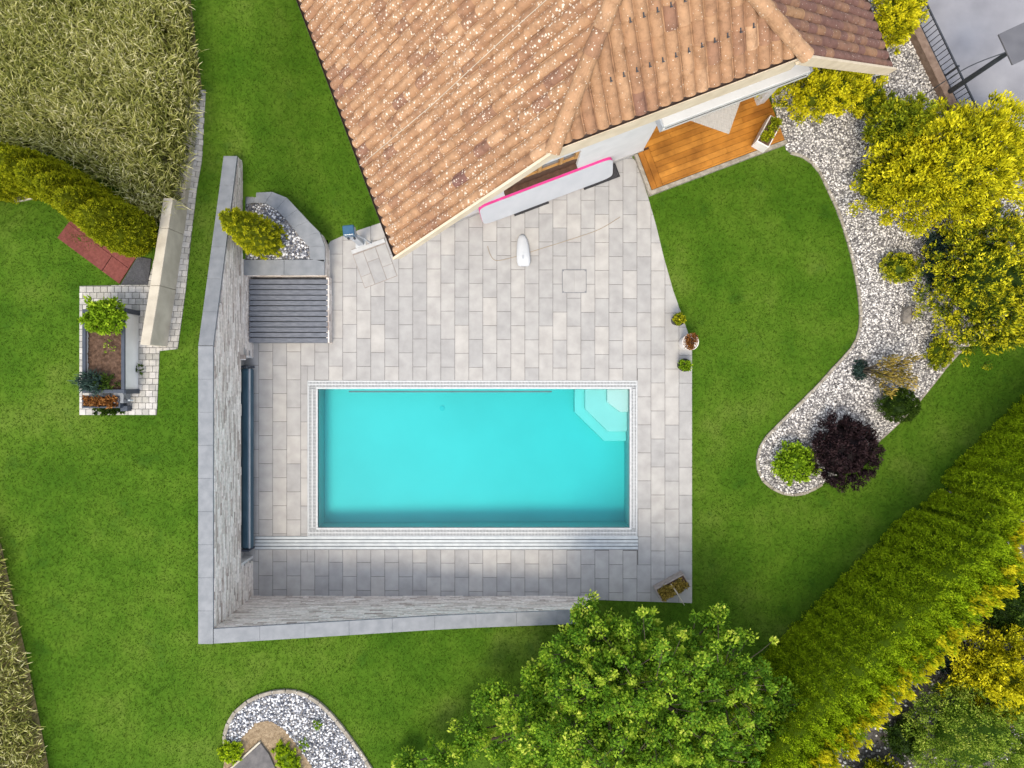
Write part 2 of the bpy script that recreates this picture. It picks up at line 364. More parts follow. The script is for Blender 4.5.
def clump_leaves(lv, cc, cr, out, m, Ln, Wd, spread=.9, upb=.3, base=None, flat=1.0, tipgrad=.35):
    """cc (K,3) clump centres, cr (K,) radii, out (K,3) outward directions, m leaves each"""
    Kn = len(cc); idx = np.repeat(np.arange(Kn), m); n = len(idx)
    b = rball(n); b[:, 2] *= flat
    pos = cc[idx] + b * cr[idx, None]
    o = unit(out)[idx]
    d = unit(o + spread * RS.normal(size=(n, 3)) * .7 + np.array([0, 0, upb]))
    up = unit(o * .7 + RS.normal(size=(n, 3)) * .6 + np.array([0, 0, .3]))
    ck = (RS.rand(Kn) * .7 if base is None else base)[idx]
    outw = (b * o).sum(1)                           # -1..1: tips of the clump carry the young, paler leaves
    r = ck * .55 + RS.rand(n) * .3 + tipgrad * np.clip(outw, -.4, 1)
    lv.leaf(pos, d, up, Ln * (.6 + .8 * RS.rand(n)), Wd * (.6 + .8 * RS.rand(n)), r)
def surf_dirs(n, zmin=-.15):
    k = np.arange(n) + .5; z = 1 - (1 - zmin) * k / n; a = k * 2.39996 + RS.rand() * 6
    r = np.sqrt(np.maximum(0, 1 - z * z)); d = np.stack([r * np.cos(a), r * np.sin(a), z], 1)
    return unit(d + RS.normal(size=(n, 3)) * .12)
def shrub(name, label, cat, px, py, rx, ry, h, mat, clumps=60, m=40, Ln=.09, Wd=.04, group=None, lump=.12, flat=1, spread=.9, upb=.3, cr=.3, rz=0, stem=True, ground=None, core=.74, part='foliage', tipgrad=.35, zmin=-.15, parent=None):
    """px,py: pixel of the middle of its crown; rx, ry in metres"""
    p = WT(px, py, h * .45) if ground is None else W(px, py, ground + h * .45)
    z0 = p.z - h * .45; base = Vector((p.x, p.y, z0))
    t = parent or thing(name, label, cat, base, group)
    lv = Leaves(); D = surf_dirs(clumps, zmin); ra = np.array([rx, ry, h * .55]); c = np.array([p.x, p.y, z0 + h * .45])
    ca, sa = math.cos(rz), math.sin(rz); Rm = np.array([[ca, -sa, 0], [sa, ca, 0], [0, 0, 1]])
    rad = 1 + RS.normal(size=len(D)) * lump
    q = D * ra * (rad[:, None] - cr * .6)
    cc = c + q @ Rm.T; out = unit(D / ra) @ Rm.T
    R0 = min(rx, ry, h * .6)
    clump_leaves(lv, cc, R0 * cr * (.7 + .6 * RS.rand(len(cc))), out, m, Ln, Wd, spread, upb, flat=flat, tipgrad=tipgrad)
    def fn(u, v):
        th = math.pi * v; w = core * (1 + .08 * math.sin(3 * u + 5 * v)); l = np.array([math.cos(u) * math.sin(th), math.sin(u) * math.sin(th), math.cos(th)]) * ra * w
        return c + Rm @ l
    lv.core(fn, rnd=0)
    lv.build(part, mat, t)
    if stem: MB().tube([base - Vector((0, 0, .05)), base + Vector((0, 0, h * .4))], [.035, .02], 6).build('stem', 'bark', t)
    return t
def column(name, label, cat, base, r, h, mat, prof, n_cl=260, m=26, Ln=.09, Wd=.035, group=None, cr=.11, tiers=0, upb=.6, spread=.7, lump=.06):
    """conifer of revolution, prof(f) = radius fraction at height fraction f"""
    t = thing(name, label, cat, base, group); lv = Leaves()
    f = (np.arange(n_cl) + .5) / n_cl
    wgt = np.array([prof(x) + .05 for x in f]); cum = np.cumsum(wgt); cum /= cum[-1]
    fz = np.interp((np.arange(n_cl) + RS.rand(n_cl)) / n_cl, cum, f); a = RS.rand(n_cl) * 6.2832
    rr = np.array([prof(x) for x in fz]) * r
    if tiers:
        ph = (fz * tiers) % 1; rr = rr * (1.25 - .62 * ph)
        if True: pal = 1.0 - 1.0 * ph  # shade between tiers put into leaf tone: pale rim, dark gap
    else: pal = RS.rand(n_cl) * .7
    rr = rr * (1 + RS.normal(size=n_cl) * lump)
    cc = np.stack([base.x + rr * np.cos(a), base.y + rr * np.sin(a), base.z + fz * h], 1)
    out = np.stack([np.cos(a), np.sin(a), .25 + fz * .8], 1)
    clump_leaves(lv, cc, r * (cr / .45) * (.8 + .5 * RS.rand(n_cl)), out, m, Ln, Wd, spread, upb, base=pal * .9)
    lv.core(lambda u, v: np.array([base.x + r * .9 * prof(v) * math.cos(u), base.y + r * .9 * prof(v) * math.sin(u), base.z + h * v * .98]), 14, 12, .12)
    lv.build('foliage', mat, t)
    MB().tube([base - Vector((0, 0, .1)), base + Vector((0, 0, h * .7))], [.05, .015], 6).build('stem', 'bark', t)
    return t
def stones(name, polyxy, spacing, r, mat, zf, keep=None, parent=None):
    xs = [p[0] for p in polyxy]; ys = [p[1] for p in polyxy]
    gx, gy = np.meshgrid(np.arange(min(xs), max(xs), spacing), np.arange(min(ys), max(ys), spacing))
    P = np.stack([gx.ravel(), gy.ravel()], 1); P = P + (RS.rand(*P.shape) - .5) * spacing * 1.1
    P = P[pip(P, polyxy)]
    if keep is not None: P = P[keep(P)]
    n = len(P)
    t = (1 + 5 ** .5) / 2
    iv = unit(np.array([(-1, t, 0), (1, t, 0), (-1, -t, 0), (1, -t, 0), (0, -1, t), (0, 1, t), (0, -1, -t), (0, 1, -t), (t, 0, -1), (t, 0, 1), (-t, 0, -1), (-t, 0, 1)], float))
    jf = np.array([(0, 11, 5), (0, 5, 1), (0, 1, 7), (0, 7, 10), (0, 10, 11), (1, 5, 9), (5, 11, 4), (11, 10, 2), (10, 7, 6), (7, 1, 8), (3, 9, 4), (3, 4, 2), (3, 2, 6), (3, 6, 8), (3, 8, 9), (4, 9, 5), (2, 4, 11), (6, 2, 10), (8, 6, 7), (9, 8, 1)])
    sc = r * (.55 + .75 * RS.rand(n, 1, 1)) * (.7 + .6 * RS.rand(n, 1, 3)); sc[:, :, 2] *= .7
    v = iv[None] * sc * (1 + .3 * (RS.rand(n, 12, 1) - .5))
    a = RS.rand(n) * 6.28; c, s = np.cos(a)[:, None], np.sin(a)[:, None]
    v = np.stack([v[..., 0] * c - v[..., 1] * s, v[..., 0] * s + v[..., 1] * c, v[..., 2]], -1)
    z = zf(P[:, 0], P[:, 1]) + r * .3 * RS.rand(n)
    v = v + np.stack([P[:, 0], P[:, 1], z], 1)[:, None, :]
    f = (jf[None] + (np.arange(n) * 12)[:, None, None]).reshape(-1, 3)
    return npmesh(name, v.reshape(-1, 3), f, np.repeat(RS.rand(n), 20), mat, parent)
def edging(name, label, pts, width, height, mat, seg=.28, zf=T, cat='edging'):
    """row of kerb stones along a line, one thing"""
    mb = MB(); pts = [Vector(p) for p in pts]
    d = [0]
    for a, b in zip(pts, pts[1:]): d.append(d[-1] + (b - a).length)
    def at(s):
        for i in range(len(pts) - 1):
            if s <= d[i + 1] or i == len(pts) - 2:
                t = (s - d[i]) / max(d[i + 1] - d[i], 1e-6); return pts[i].lerp(pts[i + 1], t)
    s = 0
    while s < d[-1] - .05:
        e = min(s + seg * random.uniform(.85, 1.15), d[-1]); a, b = at(s + .006), at(e - .006)
        za, zb = float(zf(a.x, a.y)), float(zf(b.x, b.y)); hh = height + random.uniform(-.008, .008)
        mb.beam((a.x, a.y, za - .05 + hh / 2), (b.x, b.y, zb - .05 + hh / 2), width * random.uniform(.92, 1.08), hh + .1)
        s = e
    return tag(mb.build(name, mat, None, origin=(pts[0].x, pts[0].y, float(zf(pts[0].x, pts[0].y))), bevel=.008), label, cat)

# ================================================================== GROUND
DECK = P2([(249, 600), (600, 600), (692, 603), (692, 345), (683, 318), (673, 290), (664, 258), (656, 225), (648, 197), (637, 163), (600, 120), (430, 180), (400, 214), (380, 223), (347, 234), (331, 241), (322, 252), (322, 262), (249, 262)])
PLANTER_OUT = [(241, 197), (251, 194), (267, 191), (286, 197), (300, 212), (317, 230), (324, 237), (325, 262)]
PLANTER_IN = [(241, 206), (251, 203), (265, 203), (282, 215), (299, 236), (309, 247), (310, 259)]
pz = .64
planter_poly = P2(PLANTER_OUT + [(325, 275), (243, 275), (243, 194)], pz)
def axis(lo, hi, fine, lo2, hi2):
    a = list(np.arange(lo, hi + 1e-6, fine)); s = fine; x = hi
    while x < hi2: s *= 1.35; x += s; a.append(x)
    s = fine; x = lo; pre = []
    while x > lo2: s *= 1.35; x -= s; pre.append(x)
    return np.array(pre[::-1] + a)
gx = axis(-15, 14.5, .1, -150, 150); gy = axis(-11, 11, .1, -150, 150)
GX, GY = np.meshgrid(gx, gy); GZ = T(GX, GY)
nx, ny = len(gx), len(gy); I = np.arange(nx * ny).reshape(ny, nx)
F = np.stack([I[:-1, :-1], I[:-1, 1:], I[1:, 1:], I[1:, :-1]], -1).reshape(-1, 4)
V = np.stack([GX, GY, GZ], -1).reshape(-1, 3)
ins = pip(V[:, :2], DECK) | pip(V[:, :2], planter_poly)
F = F[~ins[F].all(1)]
lawn = npmesh('lawn', V, F, np.zeros(len(F)), 'lawn'); struct(lawn)
lawn.data.polygons.foreach_set('use_smooth', [True] * len(lawn.data.polygons))

# slab paving, one sheet of bevelled slabs with joints
POOL_OUT = P2([(307.5, 380.5), (637.5, 380.5), (637.5, 537), (307.5, 537)])
px0, px1 = POOL_OUT[0][0], POOL_OUT[1][0]; py1, py0 = POOL_OUT[0][1], POOL_OUT[2][1]
RAIL = (W(255, 536)[0], W(638, 549.5)[0], W(255, 549.5)[1], W(255, 536)[1])
TRAY = [(351, 250), (384, 238), (397.5, 276), (365, 288.5)]
mb = MB(); step = 14.0 / K; g = .0045
holes = [(px0, px1, py0, py1), RAIL]
def minus(rect, hole):
    x0, x1, y0, y1 = rect; a0, a1, b0, b1 = hole
    if x1 <= a0 or x0 >= a1 or y1 <= b0 or y0 >= b1: return [rect]
    out = []
    if x0 < a0: out.append((x0, a0 - .004, y0, y1))
    if x1 > a1: out.append((a1 + .004, x1, y0, y1))
    xa, xb = max(x0, a0), min(x1, a1)
    if y0 < b0: out.append((xa, xb, y0, b0 - .004))
    if y1 > b1: out.append((xa, xb, b1 + .004, y1))
    return out
for i in range(-2, 32):
    x0 = (258.9 - 512 + 14.0 * i) / K; x1 = x0 + step
    for j in range(-10, 12):
        yt = 351.5 + (14 if i % 2 else 0) + 28 * j + .12 * i
        y1 = (384 - yt) / K; y0 = y1 - 28 / K
        q = random.random()
        rects = [(x0 + g, x1 - g, y0 + g, y1 - g)]
        for hl in holes: rects = [b for r_ in rects for b in minus(r_, hl)]
        for r_ in rects:
            if r_[1] - r_[0] < .02 or r_[3] - r_[2] < .02: continue
            c = clip_rect(DECK, *r_)
            if len(c) >= 3 and area(c) > .004:
                dz = random.uniform(-.001, .001); mb.prism(c, -.02, .012 + dz, q, .004)
struct(mb.build('paving', 'slab'))
mb = MB()
def joint_sheet(x0, x1, y0, y1):
    c = clip_rect(DECK, x0, x1, y0, y1)
    if len(c) > 2: mb.prism(c, -.05, .005)
joint_sheet(-20, px0, -20, 20); joint_sheet(px1, 20, -20, 20); joint_sheet(px0, px1, -20, py0); joint_sheet(px0, px1, py1, 20)
struct(mb.build('paving_bed', 'slab_joint'))

# ================================================================== POOL
xL, xR = W(318, 0)[0], W(629.5, 0)[0]; yT, yB = W(0, 389)[1], W(0, 527.5)[1]
pool = thing('swimming_pool', 'rectangular swimming pool with white overflow grating and corner steps', 'swimming pool', ((xL + xR) / 2, (yT + yB) / 2, 0))
dl, dr = -.64, -.84
mb = MB(); nb = 14
pts = [(xL, yB), (xR, yB), (xR, yT), (xL, yT)]
bz = lambda x: dl + (dr - dl) * (x - xL) / (xR - xL)
vs = [(x, y, .006) for x, y in pts] + [(x, y, bz(x)) for x, y in pts]
mb.add(vs, [(4, 5, 6, 7), (1, 0, 4, 5), (2, 1, 5, 6), (3, 2, 6, 7), (0, 3, 7, 4)], .5)
mb.build('basin', 'pool_liner', pool)
def step_poly(a, z): return [tuple(W(x, y, z)[:2]) for x, y in a]
mb = MB()
E = (xR, yT)
for a, z, zb in (([(574.5, 391), (574.5, 412), (604, 441), (630, 441)], -.50, -.9), ([(585, 391), (585, 409), (608, 431.5), (630, 431.5)], -.34, -.51), ([(607, 391), (607, 402), (620, 412), (630, 412)], -.18, -.35)):
    q = step_poly(a, z); q = [(min(x, xR - .002), min(y, yT - .002)) for x, y in q]
    q[0] = (q[0][0], yT - .002); q[-1] = (xR - .002, q[-1][1]); q = q + [(xR - .002, yT - .002)]
    mb.prism(q, zb, z, .5)
mb.build('steps', 'step_white', pool, bevel=.02)
# lip, channel and grating
mb = MB(); lw = .055
for (a, b, c, d) in ((xL - lw, xR + lw, yT, yT + lw), (xL - lw, xR + lw, yB - lw, yB), (xL - lw, xL, yB, yT), (xR, xR + lw, yB, yT)):
    mb.box(((a + b) / 2, (c + d) / 2, -.02), (b - a, d - c, .075))
mb.build('lip', 'grate_white', pool, bevel=.01)
mb = MB(); ow = .035
for (a, b, c, d) in ((px0, px1, py1 - ow, py1), (px0, px1, py0, py0 + ow), (px0, px0 + ow, py0 + ow, py1 - ow), (px1 - ow, px1, py0 + ow, py1 - ow)):
    mb.box(((a + b) / 2, (c + d) / 2, -.01), (b - a, d - c, .052))
mb.build('outer_frame', 'grate_white', pool, bevel=.006)
mb = MB()
for (a, b, c, d) in ((px0, px1, yT + lw, py1), (px0, px1, py0, yB - lw), (px0, xL - lw, yB - lw, yT + lw), (xR + lw, px1, yB - lw, yT + lw)):
    mb.box(((a + b) / 2, (c + d) / 2, -.08), (b - a, d - c, .06))
mb.build('channel', 'dark_channel', pool)
mb = MB(); pitch = .036
x = px0 + ow + .02
while x < px1 - ow:
    for c, d in ((yT + lw, py1 - ow), (py0 + ow, yB - lw)):
        mb.box((x, (c + d) / 2, -.006), (.021, d - c, .03), rnd=.5)
    x += pitch
y = yB - lw + .02
while y < yT + lw:
    for a, b in ((px0 + ow, xL - lw), (xR + lw, px1 - ow)):
        mb.box(((a + b) / 2, y, -.006), (b - a, .021, .03), rnd=.5)
    y += pitch
for c in ((yT + lw + py1 - ow) / 2, (py0 + ow + yB - lw) / 2): mb.box(((px0 + px1) / 2, c, -.004), (px1 - px0 - 2 * ow, .03, .034))
for c in ((px0 + ow + xL - lw) / 2, (px1 - ow + xR + lw) / 2): mb.box((c, (yT + yB) / 2, -.004), (.03, yT - yB, .034))
mb.build('grating', 'grate_white', pool)
mb = MB(); a, b = W(348, 0)[0], W(552, 0)[0]
mb.beam((a, yT - .065, -.10), (b, yT - .065, -.10), .035, .02)
mb.build('guide_wire', 'slate_dark', pool)
for (gxp, gyp) in ((443, 408),):
    q = W(gxp, gyp, -.9); MB().lathe([(.07, 0), (.07, .012), (.03, .016)], (q.x, q.y, bz(q.x) + .001), 16).build('floor_inlet', 'inlet_teal', pool)
wm = MB(); wm.box(((xL + xR) / 2, (yT + yB) / 2, (-.028 - 1.45) / 2), (xR - xL + .02, yT - yB + .02, 1.45 - .028)); wo = wm.build('water', 'water'); struct(wo)

rail = thing('cover_rail', 'silver grooved cover track along lower edge of pool', 'track', ((RAIL[0] + RAIL[1]) / 2, (RAIL[2] + RAIL[3]) / 2, 0))
mb = MB(); mb.box(((RAIL[0] + RAIL[1]) / 2, (RAIL[2] + RAIL[3]) / 2, -.01), (RAIL[1] - RAIL[0], RAIL[3] - RAIL[2], .03)); mb.build('base_plate', 'dark_channel', rail)
hh = RAIL[3] - RAIL[2]
for k in range(4):
    yc = RAIL[2] + hh * (k + .5) / 4
    MB().box(((RAIL[0] + RAIL[1]) / 2, yc, .014), (RAIL[1] - RAIL[0] - .004, hh / 4 - .014, .018)).build('profile', 'silver', rail, bevel=.004)

# ================================================================== RETAINING WALLS
WX = -258.7 / K; WY = -212 / K           # inner faces
def hl(y): return float(np.interp(-y * K, [-213, -33, 600], [1.0, 2.35, 2.35]))
def hb(x): return float(np.interp(x * K, [-258.7, -52, 78], [2.35, 1.40, 1.03]))
yN = 213 / K; xE = 78 / K; TH = .30
wall = thing('retaining_wall', 'long pale split stone retaining wall with slate coping around pool corner', 'wall', (WX, WY, 0))
NY0, NY1, NZ = W(0, 556)[1], W(0, 358)[1], .80     # niche for the cover roller
mb = MB()
def seg_prism(poly_yz, x0, x1):
    n = len(poly_yz); vs = [(x0, y, z) for y, z in poly_yz] + [(x1, y, z) for y, z in poly_yz]
    mb.add(vs, [tuple(range(n)), tuple(range(2 * n - 1, n - 1, -1))] + [(i, n + i, n + (i + 1) % n, (i + 1) % n) for i in range(n)], .5)
seg_prism([(WY - TH, -.3), (NY0, -.3), (NY0, hl(0)), (WY - TH, hl(0))], WX - TH, WX - .03)
seg_prism([(NY0, NZ), (NY1, NZ), (NY1, hl(NY1)), (33 / K, hl(33 / K)), (NY0, hl(0))][:], WX - TH, WX - .03) if NY1 < 33 / K else None
seg_prism([(NY1, -.3), (yN, -.3), (yN, hl(yN)), (33 / K, hl(33 / K)), (NY1, hl(NY1))], WX - TH, WX - .03)
seg_prism([(NY0, -.3), (NY1, -.3), (NY1, NZ - .002), (NY0, NZ - .002)], WX - TH + .001, WX - .225)
seg_prism([(NY0, -.3), (NY1, -.3), (NY1, .008), (NY0, .008)], WX - .224, WX + .0)
mb2 = mb
n = 12
for k in range(n):
    xa = WX - TH + .001 + (xE - WX + TH) * k / n; xb = WX - TH + .001 + (xE - WX + TH) * (k + 1) / n
    vs = [(xa, WY - TH, -.3), (xb, WY - TH, -.3), (xb, WY - .03, -.3), (xa, WY - .03, -.3), (xa, WY - TH, hb(xa)), (xb, WY - TH, hb(xb)), (xb, WY - .03, hb(xb)), (xa, WY - .03, hb(xa))]
    if k == 0: vs = [(max(v[0], WX - .02), v[1], v[2]) for v in vs]
    mb.add(vs, [(3, 2, 1, 0), (4, 5, 6, 7), (0, 1, 5, 4), (1, 2, 6, 5), (2, 3, 7, 6), (3, 0, 4, 7)], .5)
mb.build('wall_core', 'plinth', wall)
def clad(mb, p0, du, length, hf, nrm, rowh=.042, skip=None, z0=0.0):
    """courses of split stone strips along du from p0, up to hf(s)"""
    p0 = Vector(p0); du = Vector(du); nrm = Vector(nrm); hm = max(hf(0), hf(length), hf(length / 2)); z = z0
    while z < hm:
        rh = rowh * random.uniform(.75, 1.3); s = random.uniform(-.3, 0)
        while s < length:
            l = random.choice((.18, .25, .33, .45)) * random.uniform(.85, 1.15); a, b = max(s, 0), min(s + l, length)
            if b - a > .03:
                m = (a + b) / 2; zt = min(z + rh, min(hf(a), hf(b)) - .003)
                if zt - z > .012 and not (skip and skip(a, b, z, zt)):
                    dp = random.uniform(.008, .024)
                    mb.beam(p0 + du * (a + .002) + nrm * (dp / 2 - .025) + Vector((0, 0, (z + zt) / 2)), p0 + du * (b - .002) + nrm * (dp / 2 - .025) + Vector((0, 0, (z + zt) / 2)), dp + .05 - .0, zt - z - .003)
            s += l
        z += rh
mb = MB()
L0 = yN - WY
clad(mb, (WX - .012, WY, 0), (0, 1, 0), L0, lambda s: hl(WY + s), (1, 0, 0), skip=lambda a, b, z, zt: (WY + b > NY0 and WY + a < NY1 and z < NZ - .01))
clad(mb, (WX, WY - .012, 0), (1, 0, 0), xE - WX, lambda s: hb(WX + s), (0, 1, 0))
clad(mb, (WX - TH, yN + .012, 0), (1, 0, 0), TH, lambda s: 1.0, (0, 1, 0))
clad(mb, (xE + .012, WY - TH, 0), (0, 1, 0), TH, lambda s: 1.03, (1, 0, 0))
mb.build('stone_cladding', 'ledgestone', wall)
for y_ in (NY0, NY1):
    sg = 1 if y_ == NY1 else -1
    MB().box((WX - .12, y_ + sg * .02, NZ / 2), (.23, .06, NZ)).build('niche_jamb', 'stucco', wall)
mb = MB()
def cap_along(f, s0, s1, pieces, w, outward):
    for k in range(pieces):
        a = s0 + (s1 - s0) * k / pieces; b = s0 + (s1 - s0) * (k + 1) / pieces
        pa, pb = f(a), f(b); d = (pb - pa).normalized() * .0012
        mb.beam(pa + d, pb - d, w, .06)
cx = WX - TH / 2 - .005
cap_along(lambda y: Vector((cx, y, hl(y) + .03)), WY - TH - .02, 33 / K - .003, 9, TH + .02, 0)
cap_along(lambda y: Vector((cx, y, hl(y) + .03)), 33 / K + .003, yN + .03, 6, TH + .02, 0)
cap_along(lambda x: Vector((x, WY - TH / 2 - .003, hb(x) + .03)), WX + .012, xE + .03, 9, TH + .02, 0)
mb.build('coping', 'slate', wall, bevel=.004)

# roller in the niche
rx, ra, rb = WX - .06, W(0, 545)[1], W(0, 369)[1]
rol = thing('cover_roller', 'dark blue rolled pool cover lying in the wall niche', 'cover roller', (rx, (ra + rb) / 2, 0))
mb = MB(); npt = 30
for k in range(1):
    ring = []
    for (yy, q) in ((ra, .9), (ra + .05, 1), (rb - .05, 1), (rb, .9)):
        ring.append([(rx + math.cos(2 * math.pi * i / npt) * .15 * q * (1 + .04 * (i % 3 == 0)), yy, .24 + math.sin(2 * math.pi * i / npt) * .15 * q * (1 + .04 * (i % 3 == 0))) for i in range(npt)])
    vs = [p for r_ in ring for p in r_]
    mb.add(vs, [(j * npt + i, j * npt + (i + 1) % npt, (j + 1) * npt + (i + 1) % npt, (j + 1) * npt + i) for j in range(3) for i in range(npt)] + [tuple(range(npt)), tuple(range(4 * npt - 1, 3 * npt - 1, -1))], .5)
mb.build('rolled_cover', 'roller_blue', rol)
MB().beam((rx + .10, ra, .36), (rx + .10, rb, .36), .035, .03).build('edge_bar', 'shower_grey', rol)
for y_ in (ra - .05, rb + .05): MB().box((rx, y_, .2), (.2, .05, .4)).build('bracket', 'bed_frame', rol, bevel=.01)
MB().lathe([(.03, 0), (.05, .05), (.05, .1), (.02, .12)], (rx + .05, rb + .05, .38), 12).build('motor', 'iron', rol)

# planter bed and bench against the wall
pl = thing('raised_planter', 'raised curved planter with slate coping and white gravel beside wall', 'planter', W(285, 235, 0))
outer = smoothline(PLANTER_OUT, 4); inner = smoothline(PLANTER_IN, 4)
mb = MB()
oo = P2(outer, pz); ii = P2(inner, pz)
m_ = min(len(oo), len(ii))
def res(p, n):
    p = [Vector(q) for q in p]; d = [0]
    for a, b in zip(p, p[1:]): d.append(d[-1] + (b - a).length)
    out = []
    for k in range(n):
        s = d[-1] * k / (n - 1); i = max(j for j in range(len(d)) if d[j] <= s + 1e-9); i = min(i, len(p) - 2)
        out.append(p[i].lerp(p[i + 1], (s - d[i]) / (d[i + 1] - d[i])))
    return out
oo, ii = res(oo, 9), res(ii, 9)
for k in range(8):
    q = [oo[k].lerp(oo[k + 1], .002), oo[k].lerp(oo[k + 1], .998), ii[k].lerp(ii[k + 1], .998), ii[k].lerp(ii[k + 1], .002)]
    mb.prism([tuple(v) for v in q], pz - .06, pz)
f0 = P2([(243.5, 259.6), (324.5, 259.6), (324.5, 275), (243.5, 275)], pz)
for k in range(2):
    a = f0[0][0] + (f0[1][0] - f0[0][0]) * k / 2 + .003; b = f0[0][0] + (f0[1][0] - f0[0][0]) * (k + 1) / 2 - .003
    mb.prism([(a, f0[0][1]), (b, f0[0][1]), (b, f0[2][1]), (a, f0[2][1])], pz - .06, pz)
mb.build('coping', 'slate', pl, bevel=.006)
mb = MB()
ot = [o.lerp(i, .12) for o, i in zip(oo, ii)]; it = [o.lerp(i, .9) for o, i in zip(oo, ii)]
mb.prism([tuple(v) for v in ot] + [tuple(v) for v in it[::-1]], -.1, pz - .062)
mb.box(((f0[0][0] + f0[1][0]) / 2, (f0[0][1] + f0[2][1]) / 2 , (pz - .062) / 2 - .05), (f0[1][0] - f0[0][0] - .06, f0[0][1] - f0[2][1] - .06, pz - .062 + .1))
mb.build('core', 'plinth', pl)
mb = MB()
fx0, fx1, fy = f0[0][0], f0[1][0], f0[2][1]
clad(mb, (fx0, fy + .035, 0), (1, 0, 0), fx1 - fx0 - .03, lambda s: pz - .062, (0, -1, 0))
clad(mb, (fx1 - .035, fy + .02, 0), (0, 1, 0), f0[0][1] - fy + .1, lambda s: pz - .062, (1, 0, 0))
for k in range(4, 8):
    a, b = ot[k], ot[k + 1]; d = (b - a); nn = Vector((-d.y, d.x)).normalized()
    if nn.dot(a - Vector(W(285, 240)[:2])) < 0: nn = -nn
    clad(mb, (a.x, a.y, 0), (d.normalized().x, d.normalized().y, 0), d.length, lambda s: pz - .062, (nn.x, nn.y, 0))
mb.build('stone_cladding', 'ledgestone', pl)
gp = P2(inner + [(241, 259)], pz)
MB().prism(gp, .1, pz - .09).build('gravel_base', 'gravel_base', pl)
gs = stones('gravel', gp, .05, .03, 'gravel_blue', lambda x, y: np.full(len(x), pz - .075), None, pl); gs['kind'] = 'stuff'

bz0 = .36
bn = thing('slatted_bench', 'low grey slatted bench with split stone side against planter', 'bench', W(290, 310, 0))
b0 = P2([(253, 279), (327.5, 279), (327.5, 343), (253, 343)], bz0)
bx0, bx1, by1, by0 = b0[0][0], b0[1][0], b0[0][1], b0[2][1]
bx0 = WX + .03
MB().box(((bx0 + bx1) / 2, (by0 + by1) / 2 - .0, (bz0 - .05) / 2), (bx1 - bx0 - .06, by1 - by0 - .1, bz0 - .05)).build('base', 'rubber_dark', bn)
nsl = 12; sl = (by1 - by0) / nsl
for k in range(nsl):
    yc = by0 + sl * (k + .5)
    MB().box(((bx0 + bx1) / 2, yc, bz0 - .016 + random.uniform(-.003, .003)), (bx1 - bx0, sl - .022, .03), rz=random.uniform(-.003, .003)).build('slat', 'slate_dark', bn, bevel=.004)
MB().box(((bx0 + bx1) / 2, by0 + .03, bz0 / 2 - .02), (bx1 - bx0 - .02, .03, bz0 - .06)).build('front_board', 'slate_dark', bn)
mb = MB(); clad(mb, (bx1 + .01, by0 + .01, 0), (0, 1, 0), by1 - by0 + .05, lambda s: bz0 - .01, (1, 0, 0)); mb.build('stone_side', 'ledgestone', bn)
wl = thing('niche_cap_block', 'small flat pale niche corner block projecting from stone wall above cover roller', 'wall block', W(250, 357, .8))  # niche corner cap, its lit end put into a pale strip
p = W(249.5, 357, .85); q = Vector((WX, p.y, p.z))
MB().box((WX + .06, p.y, .86), (.16, .1, .05)).build('housing', 'trough_grey', wl, bevel=.008)
MB().box((WX + .06, p.y - .06, .845), (.13, .022, .03)).build('lit_end', 'stucco', wl)

